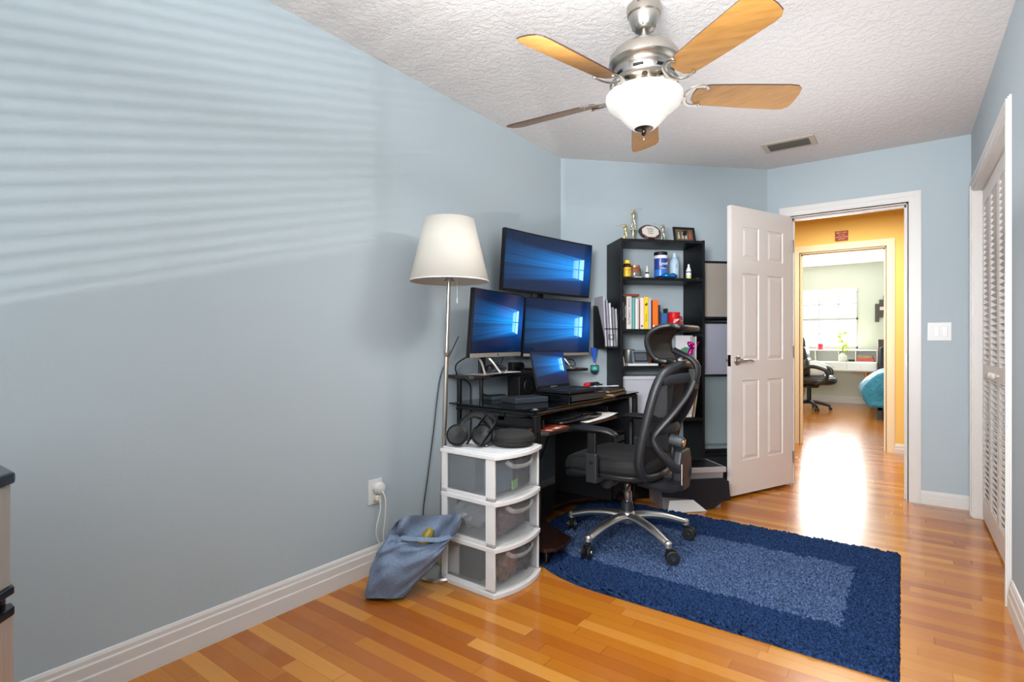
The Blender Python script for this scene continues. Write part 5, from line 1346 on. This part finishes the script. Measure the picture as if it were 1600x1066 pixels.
# ------------------------------------------------------------------ the other bedroom
m_wleather = M('grey_black_leather', '#2a2624', .28)
oc = thing('leather_chair', 'dark padded leather office chair in the other bedroom', 'office chair', (.80, 9.9, 0))
for k in range(5):
    a = math.radians(10+72*k); T = Matrix.Rotation(a, 4, 'Z')
    mb = MB().tube([(.02, 0, .13), (.12, 0, .12), (.25, 0, .085), (.30, 0, .07)], [.03, .028, .022, .02], 10, sub=3); mb.xf(T); mb.build('base_arm', m_cdk, oc)
    mb = MB(); [mb.cyl((.30, s_*.012, .028), (.30, s_*.03, .028), .027, seg=14) for s_ in (-1, 1)]; mb.xf(T); mb.build('caster', m_rubber, oc)
MB().cyl((0, 0, .10), (0, 0, .40), .032, seg=16).build('gas_lift', m_cdk, oc)
MB().box((-.16, -.12, .36), (.14, .12, .41)).build('tilt_mechanism', m_cdk, oc, bev=.02)
mb = MB()
def cush(c, r, p=.6):
    def f(u, v):
        a = 2*PI*u; b = PI*(v-.5)
        se = lambda t: math.copysign(abs(t)**p, t)
        return (c[0]+r[0]*se(math.cos(b))*se(math.cos(a)), c[1]+r[1]*se(math.cos(b))*se(math.sin(a)), c[2]+r[2]*se(math.sin(b)))
    return f
mb.grid(cush((.10, 0, .48), (.29, .27, .075)), 28, 16); mb.grid(cush((.11, 0, .515), (.25, .23, .06)), 28, 16)
mb.build('seat', m_wleather, oc)
mb = MB(); mb.grid(cush((0, 0, 0), (.08, .26, .17)), 24, 14); mb.xf(Matrix.Translation((-.04, 0, .70)) @ Matrix.Rotation(-.18, 4, 'Y'))
m2 = MB(); m2.grid(cush((0, 0, 0), (.075, .25, .15)), 24, 14); m2.xf(Matrix.Translation((-.08, 0, .90)) @ Matrix.Rotation(-.15, 4, 'Y'))
m3 = MB(); m3.grid(cush((0, 0, 0), (.07, .19, .12)), 24, 14); m3.xf(Matrix.Translation((-.10, 0, 1.07)) @ Matrix.Rotation(-.1, 4, 'Y'))
mb.build('back_cushion', m_wleather, oc); m2.build('back_cushion', m_wleather, oc); m3.build('headrest', m_wleather, oc)
for s_ in (-1, 1):
    MB().tube([(-.04, s_*.28, .66), (.03, s_*.30, .70), (.12, s_*.31, .71), (.26, s_*.31, .66), (.29, s_*.30, .58), (.24, s_*.29, .48), (.12, s_*.27, .43)], [.026, .028, .034, .032, .028, .024, .024], 12, sub=4, flat=(1, 1)).build('armrest', m_wleather, oc)
pil = thing('white_pillow', 'small white patterned pillow on the leather chair', 'pillow', (.90, 9.80, .53), .2)
mb = MB(); mb.grid(cush((0, 0, 0), (.16, .07, .13), .8), 24, 14); mb.xf(Matrix.Translation((0, 0, .14)) @ Matrix.Rotation(-.3, 4, 'X')); mb.build('pillow_body', M('pillow_white', '#d9dad6', .8, var=.15, bscale=60), pil)

wd = thing('white_desk', 'white desk with open cubbies and angled wooden legs under the far window', 'desk', (1.07, 10.95, 0))
m_lac = M('white_lacquer', '#dfdfd8', .35); m_beech = M('beech_wood', '#c08444', .5)
mb = MB().box((-.62, -.27, .60), (.62, .27, .76)); mb.build('desk_body', m_lac, wd, bev=.004)
mb = MB()
for x_ in (-.62, -.31, .05, .30, .605): mb.box((x_, .0, .76), (x_+.015, .27, .955))
mb.box((-.62, .0, .94), (.62, .27, .96)); mb.box((-.62, .255, .76), (.62, .27, .955)); mb.build('desk_hutch', m_lac, wd, bev=.002)
for a, b in ((-.60, -.20), (-.19, .19), (.20, .60)):
    d = MB().box((a, -.283, .615), (b, -.27, .745)).build('drawer_front', M('drawer_white', '#e4e5df', .3), wd, bev=.002)
    MB().lathe([(.008, 0), (.008, .01), (.012, .014), (0, .018)], ((a+b)/2, -.283, .68), 12, Matrix.Rotation(PI/2, 3, 'X')).build('drawer_knob', m_lac, d)
for sx in (-1, 1):
    for sy in (-1, 1):
        MB().tube([(sx*.46, sy*.2, .60), (sx*.54, sy*.23, 0)], [.024, .014], 12).build('desk_leg', m_beech, wd)
MB().box((.26, -.22, .575), (.52, -.17, .60)).build('leg_rail', m_beech, wd); MB().box((-.52, -.22, .575), (-.26, -.17, .60)).build('leg_rail', m_beech, wd)
vs_ = thing('white_vase', 'round white vase holding a small green plant on the white desk', 'vase', (1.20, 10.80, .76))
MB().lathe([(.04, 0), (.065, .03), (.07, .07), (.055, .11), (.03, .135), (.028, .15)], seg=28).build('vase_body', M('vase_white', '#e0dcd6', .35), vs_)
pt = thing('green_plant', 'bright yellow green leafy stem plant in the white vase', 'plant', (1.20, 10.80, .89))
mb = MB(); q = random.Random(11)
for k in range(3): mb.tube([(0, 0, 0), (.01*k-.01, .01, .12), (.02*k-.02, .0, .26)], .004, 6, sub=3)
mb.build('plant_stem', M('stem_green', '#7d9a3a', .6), pt)
mb = MB()
for k in range(60):
    h = .05+.30*q.random(); a = q.uniform(0, 6.28); c = Vector((.03*math.cos(a), .03*math.sin(a), h)); L_ = q.uniform(.06, .10)
    T = Matrix.Translation(c) @ Euler((q.uniform(-.6, .6), q.uniform(-.9, .3), a)).to_matrix().to_4x4()
    mb._add([T @ Vector(p) for p in ((0, 0, 0), (L_*.4, .026, .006), (L_, 0, -.004), (L_*.4, -.026, .006))], [(0, 1, 2, 3)])
mb.build('plant_leaves', M('leaf_yellow_green', '#b6cc3c', .5, em=rgb('#b6cc3c'), es=.12), pt)  # faint glow of their own colour put into the leaves
ca = thing('red_candle', 'red jar candle on the hutch before the far window', 'candle', (.838, 11.08, .96))
MB().lathe([(.05, 0), (.052, .004), (.05, .012)], seg=24).build('candle_dish', m_black, ca)
MB().lathe([(.048, .012), (.05, .016), (.05, .10), (.046, .105), (.044, .085), (0, .083)], seg=24).build('candle_jar', M('candle_red', '#c0283c', .25), ca)
for k in range(2):
    content('game_box', ['tan patterned book lying on the red one in the desk cubby', 'red book lying at the bottom of the desk cubby'][k], 'book', (1.39, 10.97, .761+.055*(1-k)), (1.62+.02*k, 11.15, .815+.055*(1-k)), M(['tan_book', 'coral_book'][k], ['#a5876a', '#c65a50'][k], .6, var=.3, bscale=80), 0, .003, 'books in the white desk cubby')
content('black_tray', 'small black item on the white desk beside the vase', 'tray', (1.28, 10.80, .761), (1.37, 10.88, .80), m_black, 0, .004)
wo = thing('wall_outlet', 'white outlet low on the mint wall of the other bedroom', 'outlet', (1.53, Y3, .33))
MB().box((-.04, -.006, 0), (.04, 0, .12)).build('outlet_plate', m_white, wo, bev=.002)
MB().box((-.018, -.02, .045), (.018, -.006, .085)).build('black_plug', m_black, wo, bev=.003)
# stepped wall art
for k, (x_, z0_, z1_) in enumerate(((1.64, 1.45, 1.765), (1.70, 1.53, 1.835), (1.76, 1.60, 1.905), (1.82, 1.68, 1.97))):
    o = MB().box((-.03, -.03, 0), (.03, -.0, z1_-z0_)).build('wall_art_slat', M('art_charcoal', '#4a4440', .6), bev=.002); o.location = (x_+.03, Y3, z0_)
    if k == 1: slat2 = o
    tag(o, ['lowest leftmost dark slat of the stepped wall art', 'second dark slat of the stepped wall art', 'third dark slat of the stepped wall art', 'highest rightmost dark slat of the stepped wall art'][k], 'wall art', 'stepped dark slats on the mint wall')
o = MB().box((-.03, -.012, 0), (.03, 0, .06)).build('small_candle_holder', M('pinkish_white', '#d8c8c4', .6), bev=.006); o.parent = slat2; o.location = (.01, -.030, .12); o['label'] = 'small pale square candle cup'
# bed
bd_ = thing('bed', 'dark framed bed with a teal quilt in the other bedroom', 'bed', (2.53, 9.95, 0))
m_bf = M('dark_bed_frame', '#2b2a2e', .5)
MB().box((-.83, .80, .0), (.80, .86, 1.14)).build('headboard', M('brown_board', '#4a3a36', .5), bd_, bev=.01)
MB().box((-.79, -.80, .12), (.80, .80, .34)).build('bed_frame', m_bf, bd_, bev=.01)
MB().box((-.76, -.78, .34), (.78, .80, .60)).build('mattress', M('mattress_white', '#dcdcdc', .8), bd_, bev=.04, bseg=3)
for a in ((-.79, -.80), (.74, -.80)): MB().box((a[0], a[1], 0), (a[0]+.06, a[1]+.06, .30)).build('bed_leg', m_bf, bd_)
MB().box((-.80, .60, .40), (-.70, .80, 1.02)).build('side_cushion', M('navy_cushion', '#23252e', .7), bd_, bev=.03, bseg=3)
g = G('teal_quilt'); g.coord(); g.set(col=g.mix(g.noise(9, 3, g.co), rgb('#0d5f7e'), rgb('#2b93b6')), rough=.6, sheen=.3); g.bump(g.noise(14, 3, g.co), .6, .04)
qt = thing('teal_quilt', 'rumpled teal quilt hanging over the side of the bed', 'quilt', (2.53, 9.65, 0))
def qf(u, v):
    yy = -.62+1.5*v
    s_ = u*1.9   # from hanging hem up over the mattress to the right
    hang = .50-.12*math.sin(v*PI*1.0+.4)
    w = .02*math.sin(v*21+u*5)+.015*math.sin(v*43+1)
    if s_ < hang:
        z = .64-(hang-s_); x_ = -.80-.13*math.sin(PI*min(1, s_/hang))-.09*(1-s_/hang)+w
    else:
        x_ = -.80+(s_-hang); z = .64+.05*math.sin((s_-hang)*2.4+v*4)+.5*w
        if s_-hang < .1: z -= .03*(1-(s_-hang)/.1)
    return (x_, yy, z)
mb = MB().grid(qf, 60, 60)
mb.grid(lambda u, w_: (Vector(qf(u*.62, 0))*(1-w_)+Vector((-.62, -.60+.02*math.sin(u*20), qf(u*.62, 0)[2]))*w_)+Vector((0, -.03*math.sin(PI*w_), 0)), 30, 10)
mb.build('quilt_cloth', g.m, qt, solid=.03)
tp = thing('teal_pillow', 'light teal pillow at the head of the bed', 'pillow', (2.15, 10.45, .66))
mb = MB(); mb.grid(cush((0, 0, 0), (.32, .10, .22), .8), 20, 12); mb.xf(Matrix.Translation((0, 0, .22)) @ Matrix.Rotation(-.35, 4, 'X')); mb.build('pillow_body', M('light_teal', '#4fa6c2', .7), tp)

# ------------------------------------------------------------------ camera
cam = bpy.data.cameras.new('camera'); co = bpy.data.objects.new('camera', cam); COL.objects.link(co)
co.location = (CX, 0, CH); co.rotation_euler = (PI/2, 0, .6289)
cam.sensor_fit = 'HORIZONTAL'; cam.sensor_width = 36; cam.lens = 36*838.17/1600
cam.shift_y = 2.42/1600; cam.clip_start = .02; cam.clip_end = 100
scn.camera = co

# ------------------------------------------------------------------ lights
def area(name, loc, rot, sx, sy, power, col=(1, 1, 1), spread=None):
    l = bpy.data.lights.new(name, 'AREA'); l.shape = 'RECTANGLE'; l.size = sx; l.size_y = sy; l.energy = power; l.color = col
    if spread: l.spread = math.radians(spread)
    o = bpy.data.objects.new(name, l); COL.objects.link(o); o.location = loc; o.rotation_euler = rot; return o
def point(name, loc, power, col=(1, 1, 1), r=.05):
    l = bpy.data.lights.new(name, 'POINT'); l.energy = power; l.color = col; l.shadow_soft_size = r
    o = bpy.data.objects.new(name, l); COL.objects.link(o); o.location = loc; return o
# daylight through the window behind the camera
area('window_daylight', (1.2, YB+.06, 1.42), (math.radians(100), 0, PI), 1.5, 1.3, 66, (.86, .94, 1.0))
# added lamps facing up to brighten the ceiling, no real fixture
area('ceiling_fill', (1.55, 1.0, 1.95), (math.radians(180), 0, 0), 1.2, 1.2, 31, (.97, .98, 1.0))
area('far_ceiling_fill', (1.45, 3.0, 1.55), (math.radians(180), 0, 0), 1.4, 1.4, 7, (.97, .98, 1.0))  # added upward fill for the far part of the room
area('front_fill', (1.95, -.85, 1.7), (math.radians(86), 0, math.radians(4)), 1.1, .8, 29, (.97, .98, 1.0), 75)
point('fan_bulb', (fx, fy, 2.085), 26, (1, .95, .90), .05)
area('fan_glow', (fx, fy, 1.88), (0, 0, 0), .3, .3, 9, (1, .96, .92))
area('hall_light', (1.6, 5.5, 2.36), (0, 0, 0), .8, .5, 34, (1, .95, .86))
area('room_window_light', (.93, Y3-.10, 1.52), (-PI/2, 0, 0), .9, 1.05, 75, (.95, .98, 1.0))
area('room_fill', (1.6, 8.6, 1.6), (PI, 0, 0), 2.2, 2.2, 62, (1, .98, .94))
sun = bpy.data.lights.new('low_glare', 'SUN'); sun.energy = 1.35; sun.angle = math.radians(.75); sun.color = (1, .98, .95)
so = bpy.data.objects.new('low_glare', sun); COL.objects.link(so); so.location = (3, -4, 0)
so.rotation_euler = Vector((-.42, 1, .27)).to_track_quat('-Z', 'Y').to_euler()
w = bpy.data.worlds.new('world'); scn.world = w; w.use_nodes = True
bg = w.node_tree.nodes['Background']; bg.inputs[0].default_value = (.88, .94, 1, 1); bg.inputs[1].default_value = 1.5
scn.view_settings.view_transform = 'Standard'; scn.view_settings.look = 'None'
scn.view_settings.exposure = 0.51; scn.view_settings.gamma = 1.0
scn.cycles.use_denoising = True
scn.cycles.max_bounces = 8; scn.cycles.transparent_max_bounces = 16
scn.cycles.sample_clamp_indirect = 4.0
